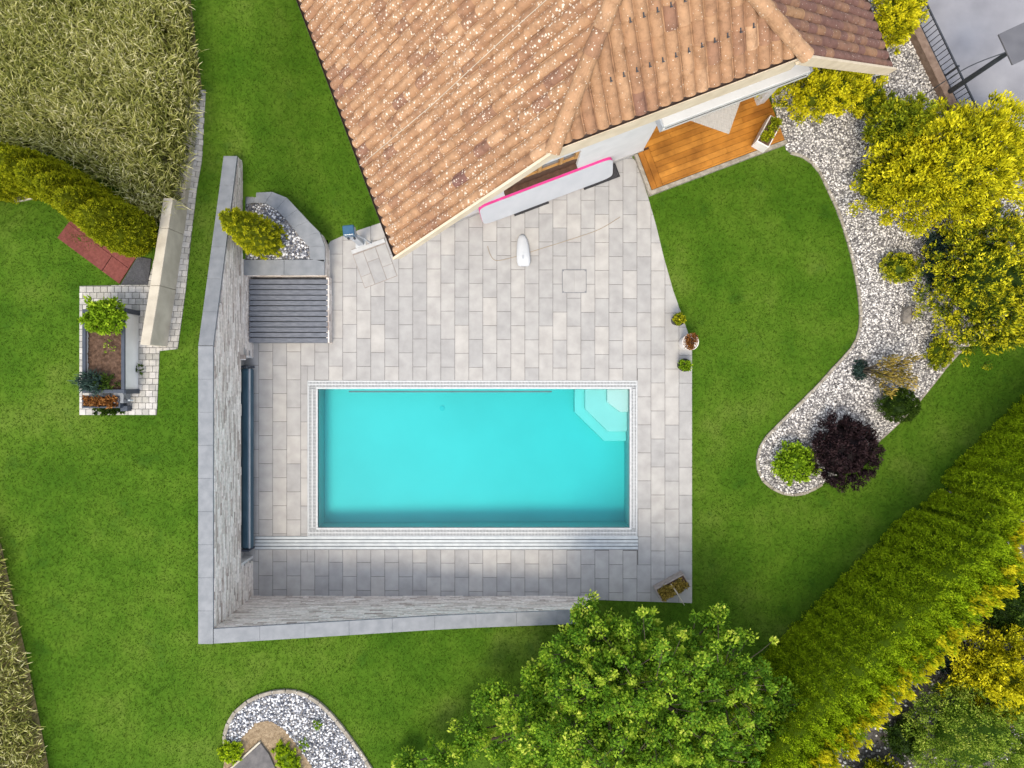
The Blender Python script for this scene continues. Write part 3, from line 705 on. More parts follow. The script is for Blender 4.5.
# ================================================================== HOUSE
th = math.atan2(.353, .935); A = Vector((math.cos(th), math.sin(th), 0)); S = Vector((math.sin(th), -math.cos(th), 0))
O = Vector((27.6 / K, 157.5 / K, 0))
TW, TM, TE = -3.345, 4.53, 7.90; EH = 2.55; PIT = R(44); tp = math.tan(PIT); HM = EH + (-TW) * tp; NL = -9.5
RH = HM + TM / 2 * tp
def hp(t, n, z): return O + A * t + S * n + Vector((0, 0, z))
house = thing('house', 'white rendered house with clipped gable terracotta tile roof and timber window', 'house', hp(2.2, -4, 0))
def tiles(org, ud, vd, ul, vl, planes, lich, name, tone=.5):
    ud = ud.normalized(); vd = vd.normalized(); nr = ud.cross(vd).normalized()
    if nr.z < 0: nr = -nr
    w, e = .222, .385; mb = MB(); nc = int(ul / w) + 1; nr_ = int(vl / e) + 1; sg = 9
    for i in range(nc):
        for j in range(nr_):
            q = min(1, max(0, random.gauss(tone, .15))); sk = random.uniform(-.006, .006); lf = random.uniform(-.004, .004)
            vs = []
            for (vv, hz) in ((0, .034), (0, .018), (.14, .026), (e + .045, .000)):
                for k in range(sg + 1):
                    t = k / sg; c = abs(math.sin(math.pi * min(1, t / .88))) ** .62 if t < .88 else -.12
                    pz_ = hz + lf + .066 * c
                    if vv == 0 and hz == .018: pz_ = hz - .02 + .066 * c * .9
                    vs.append(org + ud * (i * w + t * w * 1.02 + sk) + vd * (j * e + vv) + nr * pz_)
            m = sg + 1; fs = []
            for k in range(sg):
                fs.append((m + k, m + k + 1, k + 1, k)); fs.append((k, k + 1, 2 * m + k + 1, 2 * m + k)); fs.append((2 * m + k, 2 * m + k + 1, 3 * m + k + 1, 3 * m + k))
            mb.add(vs, fs, q, lich)
    # boarding beneath the tiles
    vs = [org - nr * .03, org + ud * ul - nr * .03, org + ud * ul + vd * vl - nr * .03, org + vd * vl - nr * .03]
    vs += [v - nr * .14 for v in vs]
    mb.add(vs, [(0, 1, 2, 3), (7, 6, 5, 4), (0, 4, 5, 1), (1, 5, 6, 2), (2, 6, 7, 3), (3, 7, 4, 0)], .2, 0)
    o = mb.build(name, 'roof_tile', house)
    bm = bmesh.new(); bm.from_mesh(o.data); off = house.location
    for co, no in planes:
        bmesh.ops.bisect_plane(bm, geom=bm.verts[:] + bm.edges[:] + bm.faces[:], plane_co=co - off, plane_no=no, clear_outer=True)
    bm.normal_update(); bm.to_mesh(o.data); bm.free()
    for p_ in o.data.polygons: p_.use_smooth = True
    try: o.data.set_sharp_from_angle(angle=R(50))
    except Exception: pass
    return o
slW = (A * math.cos(PIT) + Vector((0, 0, math.sin(PIT)))); slE = (-A * math.cos(PIT) + Vector((0, 0, math.sin(PIT)))); slS = (-S * math.cos(PIT) + Vector((0, 0, math.sin(PIT))))
vl = (TM / 2 - TW) / math.cos(PIT)
hipW = (hp(0, 0, 0), (A + S)); hipE = (hp(TM, 0, 0), (-A + S))
west = tiles(hp(TW, 0, EH), -S, slW, -NL, vl, [hipW, (hp(TM / 2, 0, 0), A), (hp(0, NL, 0), -S)], .92, 'roof_slope')
west['label'] = 'lichen speckled roof slope'
east = tiles(hp(TE, 0, EH), -S, slE, -NL, vl, [hipE, (hp(TM / 2, 0, 0), -A), (hp(0, NL, 0), -S)], .25, 'roof_slope', .08)  # low tile tone paints in the shade on this slope
east['label'] = 'roof slope with its shade painted into the tile tone'
south = tiles(hp(-.05, -.07, HM + .02), A, slS, TM + .1, TM / 2 / math.cos(PIT) + .4, [(hp(0, 0, 0), -(A + S)), (hp(TM, 0, 0), A - S)], .22, 'roof_slope')
def ridge_caps(p0, p1, r=.125, name='ridge_cap'):
    mb = MB(); d = (p1 - p0); l = d.length; x = d.normalized(); y = Vector((0, 0, 1)).cross(x).normalized(); z = x.cross(y); s = 0; e = .4
    while s < l - .05:
        q = min(1, max(0, random.gauss(.6, .2))); vs = []; n = 10
        for (o_, k) in ((0, 1.12), (e + .05, .95)):
            for i in range(n + 1):
                a = math.pi * (i / n * 1.16 - .08); vs.append(p0 + x * (s + o_) + (y * math.cos(a) + z * math.sin(a)) * r * k)
        for i in range(n + 1):
            a = math.pi * (i / n * 1.16 - .08); vs.append(p0 + x * s + (y * math.cos(a) + z * math.sin(a)) * r * .95)
        m = n + 1
        mb.add(vs, [(i, i + 1, m + i + 1, m + i) for i in range(n)] + [(2 * m + i, 2 * m + i + 1, i + 1, i) for i in range(n)], q, .5); s += e
    return mb.build(name, 'roof_tile', house, smooth=False)
ridge_caps(hp(-.02, .02, HM + .03), hp(TM / 2, -TM / 2, RH + .04)); ridge_caps(hp(TM + .02, .02, HM + .03), hp(TM / 2, -TM / 2, RH + .04)); ridge_caps(hp(TM / 2, NL, RH + .03), hp(TM / 2, -TM / 2 + .1, RH + .05))
# boards and gutters
for (ta, za, tb, zb) in ((TW - .05, EH, .03, HM), (TE + .05, EH, TM - .03, HM)):
    mb = MB(); mb.beam(hp(ta, .035, za - .05), hp(tb, .035, zb - .05), .05, .24, up=(0, 0, 1)); mb.build('verge_board', 'beige_board', house, bevel=.006)
MB().beam(hp(.03, -.02, HM - .27), hp(TM - .03, -.02, HM - .27), .05, .46).build('fascia', 'beige_board', house, bevel=.006)
def gutter(p0, p1, side, r=.055):
    mb = MB(); n = 10; d = (p1 - p0).normalized(); vs = []
    for p in (p0, p1):
        for i in range(n + 1): a = math.pi + math.pi * i / n; vs.append(p + side * math.cos(a) * r + Vector((0, 0, math.sin(a) * r)))
        for i in range(n + 1): a = math.pi + math.pi * i / n; vs.append(p + side * math.cos(a) * r * .88 + Vector((0, 0, math.sin(a) * r * .88)))
    m = n + 1
    fs = [(i, i + 1, 2 * m + i + 1, 2 * m + i) for i in range(n)] + [(m + i, 3 * m + i, 3 * m + i + 1, m + i + 1) for i in range(n)] + [(0, 2 * m, 3 * m, m), (n, m + n, 3 * m + n, 2 * m + n)]
    mb.add(vs, fs, .5); return mb.build('gutter', 'gutter_brown', house)
gutter(hp(TW - .06, .02, EH - .02), hp(TW - .06, NL, EH - .02), A); gutter(hp(TE + .06, .02, EH - .02), hp(TE + .06, NL, EH - .02), A); gutter(hp(.05, -.03, HM + .035), hp(TM - .05, -.03, HM + .035), S, .042)
# walls: t0 west wall, wall line n = NW
NW = -32.5 / K; tw0 = TW + .6
wc = (130 / K, 232 / K)                                  # wall corner at the terrace
tcor = (Vector((wc[0], wc[1], 0)) - O).dot(A); NW = (Vector((wc[0], wc[1], 0)) - O).dot(S)
tpost = tcor + 130 / K
win = (tcor - 147 / K, tcor - 73.5 / K, .96, 2.1)
def slab_h(mb, t0, t1, z0, z1, n0=None, n1=None):
    n0 = NW - .3 if n0 is None else n0; n1 = NW if n1 is None else n1
    c = hp((t0 + t1) / 2, (n0 + n1) / 2, (z0 + z1) / 2); mb.box(c, (t1 - t0, n1 - n0, z1 - z0), rz=th)
mb = MB(); ztop = EH + .55
slab_h(mb, tw0, win[0], -.1, ztop); slab_h(mb, win[1], tcor, -.1, ztop); slab_h(mb, win[0], win[1], -.1, win[2]); slab_h(mb, win[0], win[1], win[3], ztop)
slab_h(mb, tcor + .002, tpost, 2.45, ztop)
# gable above, under the roof slopes
def gable(n0, n1):
    tt = [(tw0, ztop), (tpost + .3, ztop), (tpost + .3, min(HM, EH + (TE - tpost - .3) * tp) - .45), (TM - .4, HM - .45), (.4, HM - .45)]
    vs = [hp(t, n0, z) for t, z in tt] + [hp(t, n1, z) for t, z in tt]; m = len(tt)
    mb.add(vs, [tuple(range(m)), tuple(range(2 * m - 1, m - 1, -1))] + [(i, m + i, m + (i + 1) % m, (i + 1) % m) for i in range(m)], .5)
gable(NW, NW - .3)
slab_h(mb, tw0, tw0 + .3, -.1, EH + .1, NL + .5, NW - .302)
slab_h(mb, tcor - .3, tcor - .002, -.1, ztop - .1, NW - 2.6, NW - .302)
slab_h(mb, tcor, tpost + .3, -.1, ztop, NW - 2.9, NW - 2.6)
slab_h(mb, tpost, tpost + .3, -.1, EH + .1, NL + .5, NW - 2.902)
slab_h(mb, tw0 + .302, tpost - .002, -.1, HM, NL + .5, NL + .8)
mb.build('wall', 'stucco', house)
mb = MB(); slab_h(mb, tw0 - .01, tcor + .01, -.02, .16, NW - .1, NW + .02); mb.build('plinth', 'plinth', house)
mb = MB(); slab_h(mb, TW + .05, .1, EH - .0, EH + .0 + .02, NL + .5, NW - .31); 
# window
wd = MB(); wt0, wt1, wz0, wz1 = win; fz = wz0 + .44
for t in (wt0 + .04, (wt0 + wt1) / 2 - .02, (wt0 + wt1) / 2 + .5, wt1 - .04): slab_h(wd, t - .04, t + .04, fz, wz1, NW - .14, NW - .05)
slab_h(wd, wt0 + .081, wt1 - .081, fz, fz + .06, NW - .138, NW - .06); slab_h(wd, wt0 + .081, wt1 - .081, wz1 - .07, wz1 - .002, NW - .138, NW - .06)
wo_ = wd.build('window', 'window_wood', house)
g_ = MB(); slab_h(g_, wt0 + .08, wt1 - .08, fz + .06, wz1 - .07, NW - .11, NW - .10); g_.build('pane', 'glass_dark', wo_)
g_ = MB(); slab_h(g_, wt0, wt1, wz0, fz - .002, NW - .2, NW - .06); g_.build('lower_panel', 'dark_wood', wo_)
g_ = MB(); slab_h(g_, wt0 + .003, wt1 - .003, wz0 + .002, wz0 + .03, NW - .058, NW + .06); g_.build('sill', 'dark_wood', wo_)
# awning box, post
mb = MB()
ct0, ct1 = tcor - .08, tcor + 132 / K
for (n0, n1, z0, z1) in ((NW + .003, NW + .26, 2.36, 2.50), (NW + .004, NW + .27, 2.20, 2.355)): slab_h(mb, ct0, ct1, z0, z1, n0, n1)
aw = mb.build('awning_cassette', 'white_metal', house, bevel=.02, seg=3)
mb = MB(); 
for e0, e1 in ((ct0 - .04, ct0 - .002), (ct1 + .002, ct1 + .04)):
    mb = MB(); slab_h(mb, e0, e1, 2.2, 2.51, NW + .003, NW + .265); mb.build('end_cap', 'shower_grey', aw)
mb = MB(); slab_h(mb, ct0 + .05, ct1 - .05, 2.352, 2.362, NW + .262, NW + .274); mb.build('slot', 'iron', aw)
mb = MB(); p0 = hp(tpost - .12, NW - .14, 0); mb.beam(p0, p0 + Vector((0, 0, 2.44)), .22, .22, up=A); mb.build('post', 'white_metal', house, bevel=.02)
# snow guards: small dark hooks under the roof slopes
def hook(slope, base, vd, nr, ud):
    mb = MB(); mb.beam(base + nr * .07, base + nr * .07 + vd * .07, .02, .012, up=nr); mb.beam(base + nr * .07, base + nr * .10 + vd * .01, .04, .014, up=vd)
    return mb.build('snow_guard', 'iron', slope, origin=base)
nS = A.cross(slS); nS = nS if nS.z > 0 else -nS; nWn = (-S).cross(slW); nWn = nWn if nWn.z > 0 else -nWn
w_ = .222; e_ = .385
def guards(slope, org, ud, vd, nr, cells):
    proto = None
    for (i, j) in cells:
        b = org + ud * ((i + .45) * w_) + vd * ((j + .1) * e_)
        if proto is None: proto = hook(slope, b, vd, nr, ud); pb = b; pl_ = proto.location.copy()
        else:
            c = proto.copy(); COL.objects.link(c); c.parent = slope; c.location = pl_ + (b - pb)
guards(south, hp(-.05, 0, HM), A, slS, nS, [(i, j) for j in (2, 4) for i in range(3 + j, 19 - j, 1) if (i + j // 2) % 1 == 0 and 2 < i < 18])
guards(west, hp(TW, 0, EH), -S, slW, nWn, [(i, j) for i in range(3, 34, 3) for j in ((2 + i % 4), (8 + (i * 5) % 4), (13 + (i * 3) % 5)) if not (i * w_ < (j * e_ * math.cos(PIT) + TW) + .3)])
# vent tile, lightning wire on the west slope
def wp(n, v, h): return hp(TW, 0, EH) - S * n + slW * v + nWn * h
vt = MB(); M_ = Matrix((-S, slW, nWn)).transposed(); vt.box(wp(3.05, 6.15, .115), (.26, .30, .05), M=M_); vt.build('vent_tile', 'roof_tile', west)
vt = MB(); vt.box(wp(3.05, 6.32, .09), (.22, .06, .04), M=M_); vt.build('vent_opening', 'iron', west)
MB().tube([wp(2.05, 0, .12), wp(2.0, 2.5, .115), wp(2.05, 5, .115), wp(2.05, 7.8, .115)], .006, 6).build('lightning_wire', 'concrete', house)
MB().beam(hp(TE - .1, -.02, EH - .22), hp(TE - .1, -.32, EH - .12), .1, .12).build('rafter_end', 'stucco', house)

# timber terrace
dk = thing('wooden_deck', 'orange stained timber terrace under the house roof overhang', 'deck', hp(tcor + 1.6, NW, 0))
dt0 = tcor - .15; dt1 = tpost + .12; dn0 = NW - 2.55; dn1 = NW + 1.0; dz_ = .16; pw = .14
n = dn0; 
mb = MB(); ti = dt0 + .3
while n < dn1 - .01:
    e = min(n + pw, dn1); a = ti
    n_in = e > NW - .001
    a0 = ti if n_in else tcor + .01
    cuts = sorted(random.uniform(.5, 3) for _ in range(1)); tt = [a0] + [a0 + c for c in cuts if a0 + c < dt1 - .3] + [dt1]
    for u, v in zip(tt, tt[1:]):
        mb.box(hp((u + v) / 2, (n + e) / 2, dz_ - .015), (v - u - .004, e - n - .007, .03), rz=th)
    n += pw
mb.build('planks', 'deck_wood', dk)
mb = MB(); slab_h(mb, dt0 + .005, dt0 + .14, dz_ - .03, dz_ + .001, NW + .03, dn1); slab_h(mb, dt0 + .148, dt0 + .296, dz_ - .03, dz_, NW + .03, dn1); mb.build('border_plank', 'deck_wood', dk)
mb = MB(); slab_h(mb, dt0 + .02, dt1 - .02, -.05, dz_ - .032, NW + .02, dn1 - .02); slab_h(mb, tcor + .01, dt1 - .02, -.05, dz_ - .032, dn0, NW + .02); mb.build('substructure', 'dark_wood', dk)
mb = MB(); slab_h(mb, dt0 - .01, dt1 + .05, -.05, dz_ - .01, dn1 + .004, dn1 + .11); slab_h(mb, dt0 - .09, dt0 - .002, -.05, dz_ - .01, NW + .03, dn1 + .11); mb.build('edge_stone', 'kerbstone', dk, bevel=.01)
# rug on the terrace
tc_ = W(729, 134, .18)
d1 = Vector((-37, 13, 0)).normalized(); d2 = Vector((-d1.y, d1.x, 0)); d2 = d2 if d2.y > 0 else -d2
rz_ = math.atan2(d1.y, d1.x); cen = tc_ + d1 * .95 + d2 * .8
mb = MB()
for k in range(24): mb.box((cen.x + d2.x * (-.8 + 1.6 * (k + .5) / 24), cen.y + d2.y * (-.8 + 1.6 * (k + .5) / 24), .172), (1.9, .0655, .018), rz=rz_, rnd=.3 + .4 * random.random())
tag(mb.build('outdoor_rug', 'table_top', origin=(cen.x, cen.y, .163), bevel=.003), 'pale grey woven rug lying askew on the orange timber terrace', 'rug')
# planter box on the deck corner
cb = W(768, 133, .45); pd = Vector((13, 24, 0)).normalized(); pr = math.atan2(pd.y, pd.x)
bx = thing('deck_planter', 'white trough with mossy plants on corner of timber terrace', 'planter', (cb.x, cb.y, .16))
MB().box((cb.x, cb.y, .16 + .2), (.72, .34, .40), rz=pr).build('trough', 'pot_white', bx, bevel=.01)
MB().box((cb.x, cb.y, .57), (.66, .28, .03), rz=pr).build('soil', 'soil', bx)
lv = Leaves(); K_ = 26; cc = np.array([[cb.x, cb.y, .61]] * K_) + (RS.rand(K_, 1) - .5) * .6 * np.array([[pd.x, pd.y, 0]]) + (RS.rand(K_, 1) - .5) * .22 * np.array([[-pd.y, pd.x, 0]])
clump_leaves(lv, cc, np.full(K_, .07), np.tile([0, 0, 1.], (K_, 1)), 40, .06, .03); lv.build('foliage', 'leaf_goldgreen', bx)

# board leaning on the wall, light shaft gratings
def bw(t, n, z): return hp(tcor + t, NW + n, z)
bl, br = W(484, 227)[:2], W(613, 178)[:2]
t0b = (Vector((*bl, 0)) - O).dot(A) - tcor; t1b = (Vector((*br, 0)) - O).dot(A) - tcor
sup = thing('paddle_board', 'long white paddle board with pink edge leaning sideways against house wall', 'paddle board', bw((t0b + t1b) / 2, .3, .0))
def board(mat, name, w0, w1, thk0, thk1, ins=0):
    mb = MB(); vs = []; n = 40; lean = math.atan2(.26, .72)
    def pt(u, v, k):                                        # u along, v up the board, k through it
        nn = .33 - v * math.sin(lean) + k * math.cos(lean); zz = .03 + v * math.cos(lean) + k * math.sin(lean)
        return bw(u, nn, zz)
    out = []
    for i in range(n):
        a = 2 * math.pi * i / n; ca, sa = math.cos(a), math.sin(a); 
        out.append(((t0b + t1b) / 2 + (abs(ca) ** .13) * math.copysign(1, ca) * ((t1b - t0b) / 2 - ins), .39 + (abs(sa) ** .3) * math.copysign(1, sa) * (.38 - ins)))
    for k in (thk0, thk1): vs += [pt(u, v, k) for u, v in out]
    mb.add(vs, [tuple(range(n)), tuple(range(2 * n - 1, n - 1, -1))] + [(i, n + i, n + (i + 1) % n, (i + 1) % n) for i in range(n)], .5)
    return mb.build(name, mat, sup, bevel=.012)
board('pink', 'rail', 0, 0, -.10, -.012); board('board_white', 'deck', 0, 0, -.011, .012, .004)
for (xa, xb, lab) in (((515.6, 216.6), (548, 203), 'dark grating in paving under left half of paddle board'), ((585, 190), (619, 176.5), 'dark grating in paving under right end of paddle board')):
    ta = (W(*xa) - O).dot(A); tb_ = (W(*xb) - O).dot(A)
    gr = thing('light_shaft_grating', lab, 'grating', hp((ta + tb_) / 2, NW + .2, .013), 'gratings along the house wall')
    mb = MB()
    for q in range(24):
        t = ta + (tb_ - ta) * (q + .5) / 24; slab_h(mb, t - .008, t + .008, .014, .03, NW + .03, NW + .36)
    mb.build('bars', 'rubber_dark', gr)
    mb = MB(); slab_h(mb, ta, tb_, .0125, .0155, NW + .03, NW + .36); slab_h(mb, ta, tb_, .013, .033, NW + .36, NW + .385); slab_h(mb, ta - .02, ta, .013, .033, NW + .03, NW + .385); slab_h(mb, tb_, tb_ + .02, .013, .033, NW + .03, NW + .385); mb.build('frame', 'pot_black', gr)

# white pool cleaner with cord on the slabs
wc_ = W(523, 250, .1)
pc = thing('pool_cleaner', 'white rounded teardrop shaped appliance lying on slabs in front of paddle board', 'appliance', (wc_.x, wc_.y, .013))
mb = MB(); n = 18; rows = []
prof = [(-.40, .10, .10), (-.38, .145, .14), (-.28, .17, .17), (-.1, .165, .18), (.1, .15, .16), (.25, .12, .12), (.34, .085, .09), (.39, .04, .05)]
vs = []
for (l, hw, ht) in prof:
    for i in range(n):
        a = 2 * math.pi * i / n; vs.append((wc_.x + hw * math.cos(a) - .10 * (l + .4) * .55 + .02, wc_.y + l, .018 + ht * (1 + math.sin(a)) * .55))
mb.add(vs, [(j * n + i, j * n + (i + 1) % n, (j + 1) * n + (i + 1) % n, (j + 1) * n + i) for j in range(len(prof) - 1) for i in range(n)] + [tuple(range(n))[::-1], tuple(range((len(prof) - 1) * n, len(prof) * n))], .5)
mb.build('body', 'pale_plastic', pc, smooth=True)
MB().box((wc_.x + .0, wc_.y - .19, .21), (.05, .10, .02)).build('handle', 'shower_grey', pc, bevel=.006)
cordp = [(487.5, 246), (491, 256), (497, 260.5), (514, 257), (540, 249), (575, 238), (600, 229), (620, 217)]
cp = [W(*q, .016) for q in cordp]; tag(MB().tube(smoothline([tuple(p) for p in cp], 5), .007, 5).build('cord', 'cord', origin=cp[3]), 'thin tan cord trailing across the slabs from white appliance', 'cord')

# manhole cover
mh = [(562, 269.5), (586.5, 269.5), (586.5, 293), (562, 293)]; mq = P2(mh); mc = W(574, 281)
man = thing('manhole_cover', 'square access cover filled with paving slab in a thin dark frame', 'manhole cover', (mc.x, mc.y, .012))
x0, y0 = mq[3]; x1, y1 = mq[1]
mb = MB()
for (a, b, c, d) in ((x0, x1, y0, y0 + .014), (x0, x1, y1 - .014, y1), (x0, x0 + .014, y0 + .014, y1 - .014), (x1 - .014, x1, y0 + .014, y1 - .014)): mb.box(((a + b) / 2, (c + d) / 2, .014), (b - a, d - c, .012))
for a in (x0 + .03, x1 - .03):
    for b in (y0 + .03, y1 - .03): mb.box((a, b, .017), (.035, .035, .008))
mb.build('frame', 'dark_channel', man)
MB().prism([(x0 + .018, y0 + .018), ((x0 + x1) / 2 + .0, y0 + .018), ((x0 + x1) / 2 + .0, y1 - .018), (x0 + .018, y1 - .018)], .004, .0165, .35, .003).prism([((x0 + x1) / 2 + .006, y0 + .018), (x1 - .018, y0 + .018), (x1 - .018, y1 - .018), ((x0 + x1) / 2 + .006, y1 - .018)], .004, .0165, .5, .003).build('infill', 'slab', man)

# outdoor shower: tray and column
tr = thing('shower_tray', 'tilted square paving shower tray with drain channel beside lawn corner', 'shower tray', W(374, 263, .013))
c4 = [Vector(W(*q)[:2]) for q in TRAY]
def tq(u, v): return tuple(c4[0].lerp(c4[1], u).lerp(c4[3].lerp(c4[2], u), v))
mb = MB(); mb.prism([tq(0, 0), tq(1, 0), tq(1, 1), tq(0, 1)], .0, .017); mb.build('frame', 'trough_grey', tr)
mb = MB()
for (u0, u1, v0, v1) in ((.015, .31, .15, .70), (.015, .31, .71, .985), (.325, .675, .15, .42), (.325, .675, .43, .985), (.69, .985, .15, .66), (.69, .985, .67, .985)): mb.prism([tq(u0, v0), tq(u1, v0), tq(u1, v1), tq(u0, v1)], .005, .024, None, .003)
mb.build('infill', 'slab', tr)
mb = MB(); mb.prism([tq(.0, .015), tq(1, .015), tq(1, .115), tq(.0, .115)], .01, .045); mb.build('drain_channel', 'kerbstone_grey', tr, bevel=.006)
sp = W(361, 243, 0)
sh = thing('outdoor_shower', 'slim grey outdoor shower column with dark blue top tank by lawn', 'shower', sp)
MB().box((sp.x, sp.y, .55), (.15, .15, 1.1), rz=.2).build('column', 'shower_grey', sh, bevel=.015)
MB().box((sp.x - .01, sp.y + .03, 1.225), (.27, .25, .24), rz=.1).build('tank', 'solar_blue', sh, bevel=.03, seg=3)
for u in (-.07, .07): MB().lathe([(.03, 0), (.03, .05), (.015, .06)], (sp.x + u, sp.y - .1, 1.02), 12).build('knob', 'iron', sh)
MB().tube([sp + Vector((.09, 0, .9)), sp + Vector((.2, -.0, .55)), sp + Vector((.26, -.02, .02))], .02, 8).build('shadow_tube', 'shower_grey', sh)  # grey tube built in place of the column's diagonal shadow
MB().box((sp.x, sp.y, .02), (.26, .26, .03)).build('foot_plate', 'grate_white', sh, bevel=.006)

# ================================================================== POTS, TROUGH
def pot(px, py, r, h, mat, lab, leaf, grp, prof=None, Ln=.05):
    p = W(px, py, h); b = Vector((p.x, p.y, .013)); t = thing('plant_pot', lab, 'plant pot', b, grp)
    mb = MB(); mb.lathe([(r * .72, 0), (r * .8, h * .3), (r, h), (r * .9, h), (r * .86, h - .05)], tuple(b), 28); mb.build('pot', mat, t, smooth=False)
    MB().lathe([(r * .87, h - .07), (r * .3, h - .04)], tuple(b), 20).build('soil', 'soil', t)
    lv = Leaves(); K_ = 34; a = RS.rand(K_) * 6.28; q = np.sqrt(RS.rand(K_)) * r * .8
    cc = np.stack([b.x + q * np.cos(a), b.y + q * np.sin(a), b.z + h + .05 + .06 * RS.rand(K_) + .05 * (1 - q / r)], 1)
    clump_leaves(lv, cc, np.full(K_, r * .28), np.stack([np.cos(a) * .5, np.sin(a) * .5, np.ones(K_)], 1), 26, Ln, Ln * .5); lv.build('foliage', leaf, t)
g_ = 'plant pots on the right edge of the paving'
pot(678.5, 319.5, .155, .34, 'pot_black', 'dark pot with clipped yellow green plant, nearest the house of three pots', 'leaf_goldgreen', g_)
pot(690.5, 342, .20, .62, 'pot_white', 'tall tapered cream pot with rust orange plant between two dark pots', 'leaf_rust', g_)
pot(684.5, 365, .165, .30, 'pot_black', 'black pot with light green leaves just below the cream pot', 'leaf_lime', g_)
tz = .32; tcn = W(673, 588, tz); td = Vector((31, 17, 0)).normalized(); tr_ = math.atan2(td.y, td.x)
tg = thing('flower_trough', 'weathered rectangular trough of faded orange flowers at paving corner', 'planter', (tcn.x, tcn.y, .013))
def tl(u, v, z): return Vector((tcn.x, tcn.y, z)) + td * u + Vector((-td.y, td.x, 0)) * v
mb = MB()
for (u, v, a, b) in ((0, .17, .8, .03), (0, -.17, .8, .03), (.385, 0, .03, .31), (-.385, 0, .03, .31)): mb.box(tl(u, v, .013 + tz / 2), (a, b, tz), rz=tr_)
mb.build('trough', 'trough_grey', tg, bevel=.006)
MB().box(tl(0, 0, tz - .05), (.75, .31, .06), rz=tr_).build('soil', 'soil', tg)
lv = Leaves(); K_ = 80; cc = np.array([list(tl((RS.rand() - .5) * .68, (RS.rand() - .5) * .26, tz + .02 + RS.rand() * .05)) for _ in range(K_)])
clump_leaves(lv, cc, np.full(K_, .05), np.tile([0, 0, 1.], (K_, 1)), 26, .05, .028); lv.build('foliage', 'leaf_dry', tg)
MB().tube([tl(.0, .13, tz + .05), tl(.02, -.1, tz + .14), tl(.03, -.32, tz + .12), tl(.04, -.5, tz + .02)], [.014, .018, .014, .008], 6).build('stick', 'concrete', tg)

# ================================================================== RIGHT GRAVEL BED
BED_L = [(790, 153), (805, 158), (818, 170), (828, 190), (839, 215), (850, 250), (858, 290), (860, 325), (853, 346), (835, 366), (815, 388), (795, 408), (775, 428), (761, 444), (757, 465), (765, 483), (785, 494), (805, 493), (822, 484)]
BED_R = [(850, 466), (878, 441), (905, 416), (930, 387), (950, 362), (968, 345), (1000, 330), (1040, 320)]
bedl = smoothline(BED_L, 4); bedr = smoothline(BED_R, 3)
BED = P2(bedl + bedr + [(1060, 240), (1000, 190), (950, 112), (903, 20), (898, -40), (860, -40), (800, 60), (770, 95), (786, 150)])
mb = MB(); mb.prism(BED, -.05, .02); struct(mb.build('gravel_ground', 'gravel_base'))
gv = stones('gravel', BED, .040, .026, 'gravel_stone', lambda x, y: np.full(len(x), .03)); tag(gv, kind='stuff')
edging('bed_edging', 'curved beige stone edging between middle lawn and white gravel bed', P2(bedl), .07, .05, 'kerbstone')
edging('bed_edging', 'thin straight grey edging between gravel bed and strip of lawn by hedge', P2(bedr), .05, .05, 'trough_grey')
tag(MB().blob(W(906, 316, .1), (.17, .24, .24), .22, sub=1).build('boulder', 'rock', origin=W(907, 317, 0)), 'brown grey pointed boulder in the white gravel', 'boulder')
# driveway, kerb wall, fence, street lamp
DRV = P2([(912, -60), (905, 12), (948, 110), (1010, 210), (1060, 300), (1400, 300), (1400, -60)])
MB_ = MB(); MB_.prism(DRV, -.05, .012); struct(MB_.build('driveway', 'driveway'))
ka, kb = W(899, 10), W(951, 118)
kw = thing('kerb_wall', 'low brown wall between gravel and grey driveway below the railing', 'wall', ka)
MB().beam((ka.x, ka.y, .12), (kb.x, kb.y, .12), .2, .34).build('wall_body', 'brown_wall', kw, bevel=.01)
fd = (kb - ka).normalized(); fn = Vector((fd.y, -fd.x, 0)); fn = fn if fn.x > 0 else -fn
fa, fb = ka + fn * .22 - fd * .6, kb + fn * .22 + fd * 1.6; fl = (fb - fa).length
fe = thing('railing', 'black metal bar railing along edge of grey driveway', 'railing', (fa.x, fa.y, 0))
for z in (.12, .62): MB().beam((fa.x, fa.y, z), (fb.x, fb.y, z), .035, .035).build('rail', 'iron', fe)
k = 0
while k * .13 < fl:
    q = fa + fd * (k * .13); MB().tube([(q.x, q.y, .0), (q.x, q.y, .62)], .011, 6).build('bar', 'iron', fe); k += 1
for s in (0.02, fl * .5, fl - .02): q = fa + fd * s; MB().box((q.x, q.y, .34), (.05, .05, .68), rz=math.atan2(fd.y, fd.x)).build('post', 'iron', fe)
lb = W(943, 96, 0); lh = 2.55; lt = W(1013, 49, lh)
lamp = thing('street_lamp', 'tall dark pole with flat square grey head beside driveway railing', 'lamp post', (lb.x, lb.y, 0))
MB().tube([lb, lb + Vector((0, 0, lh))], [.065, .05], 12).build('pole', 'iron', lamp)
top = lb + Vector((0, 0, lh))
MB().tube([top - Vector((0, 0, .1)), top + Vector((.12, -.03, .02))], [.045, .045], 10).build('neck', 'concrete', lamp)
MB().box(top + Vector((.12, .10, .07)), (.85, .72, .05), rz=R(25)).build('head', 'grey_panel', lamp, bevel=.01)
q = top + Vector((-.25, -.12, .03)); MB().tube(smoothline([tuple(q), tuple(q + Vector((-.55, -.15, -.35))), tuple(q + Vector((-.85, -.3, -1.3))), tuple(q + Vector((-.8, -.3, -2.5)))], 5), .012, 6).build('cable', 'iron', lamp)

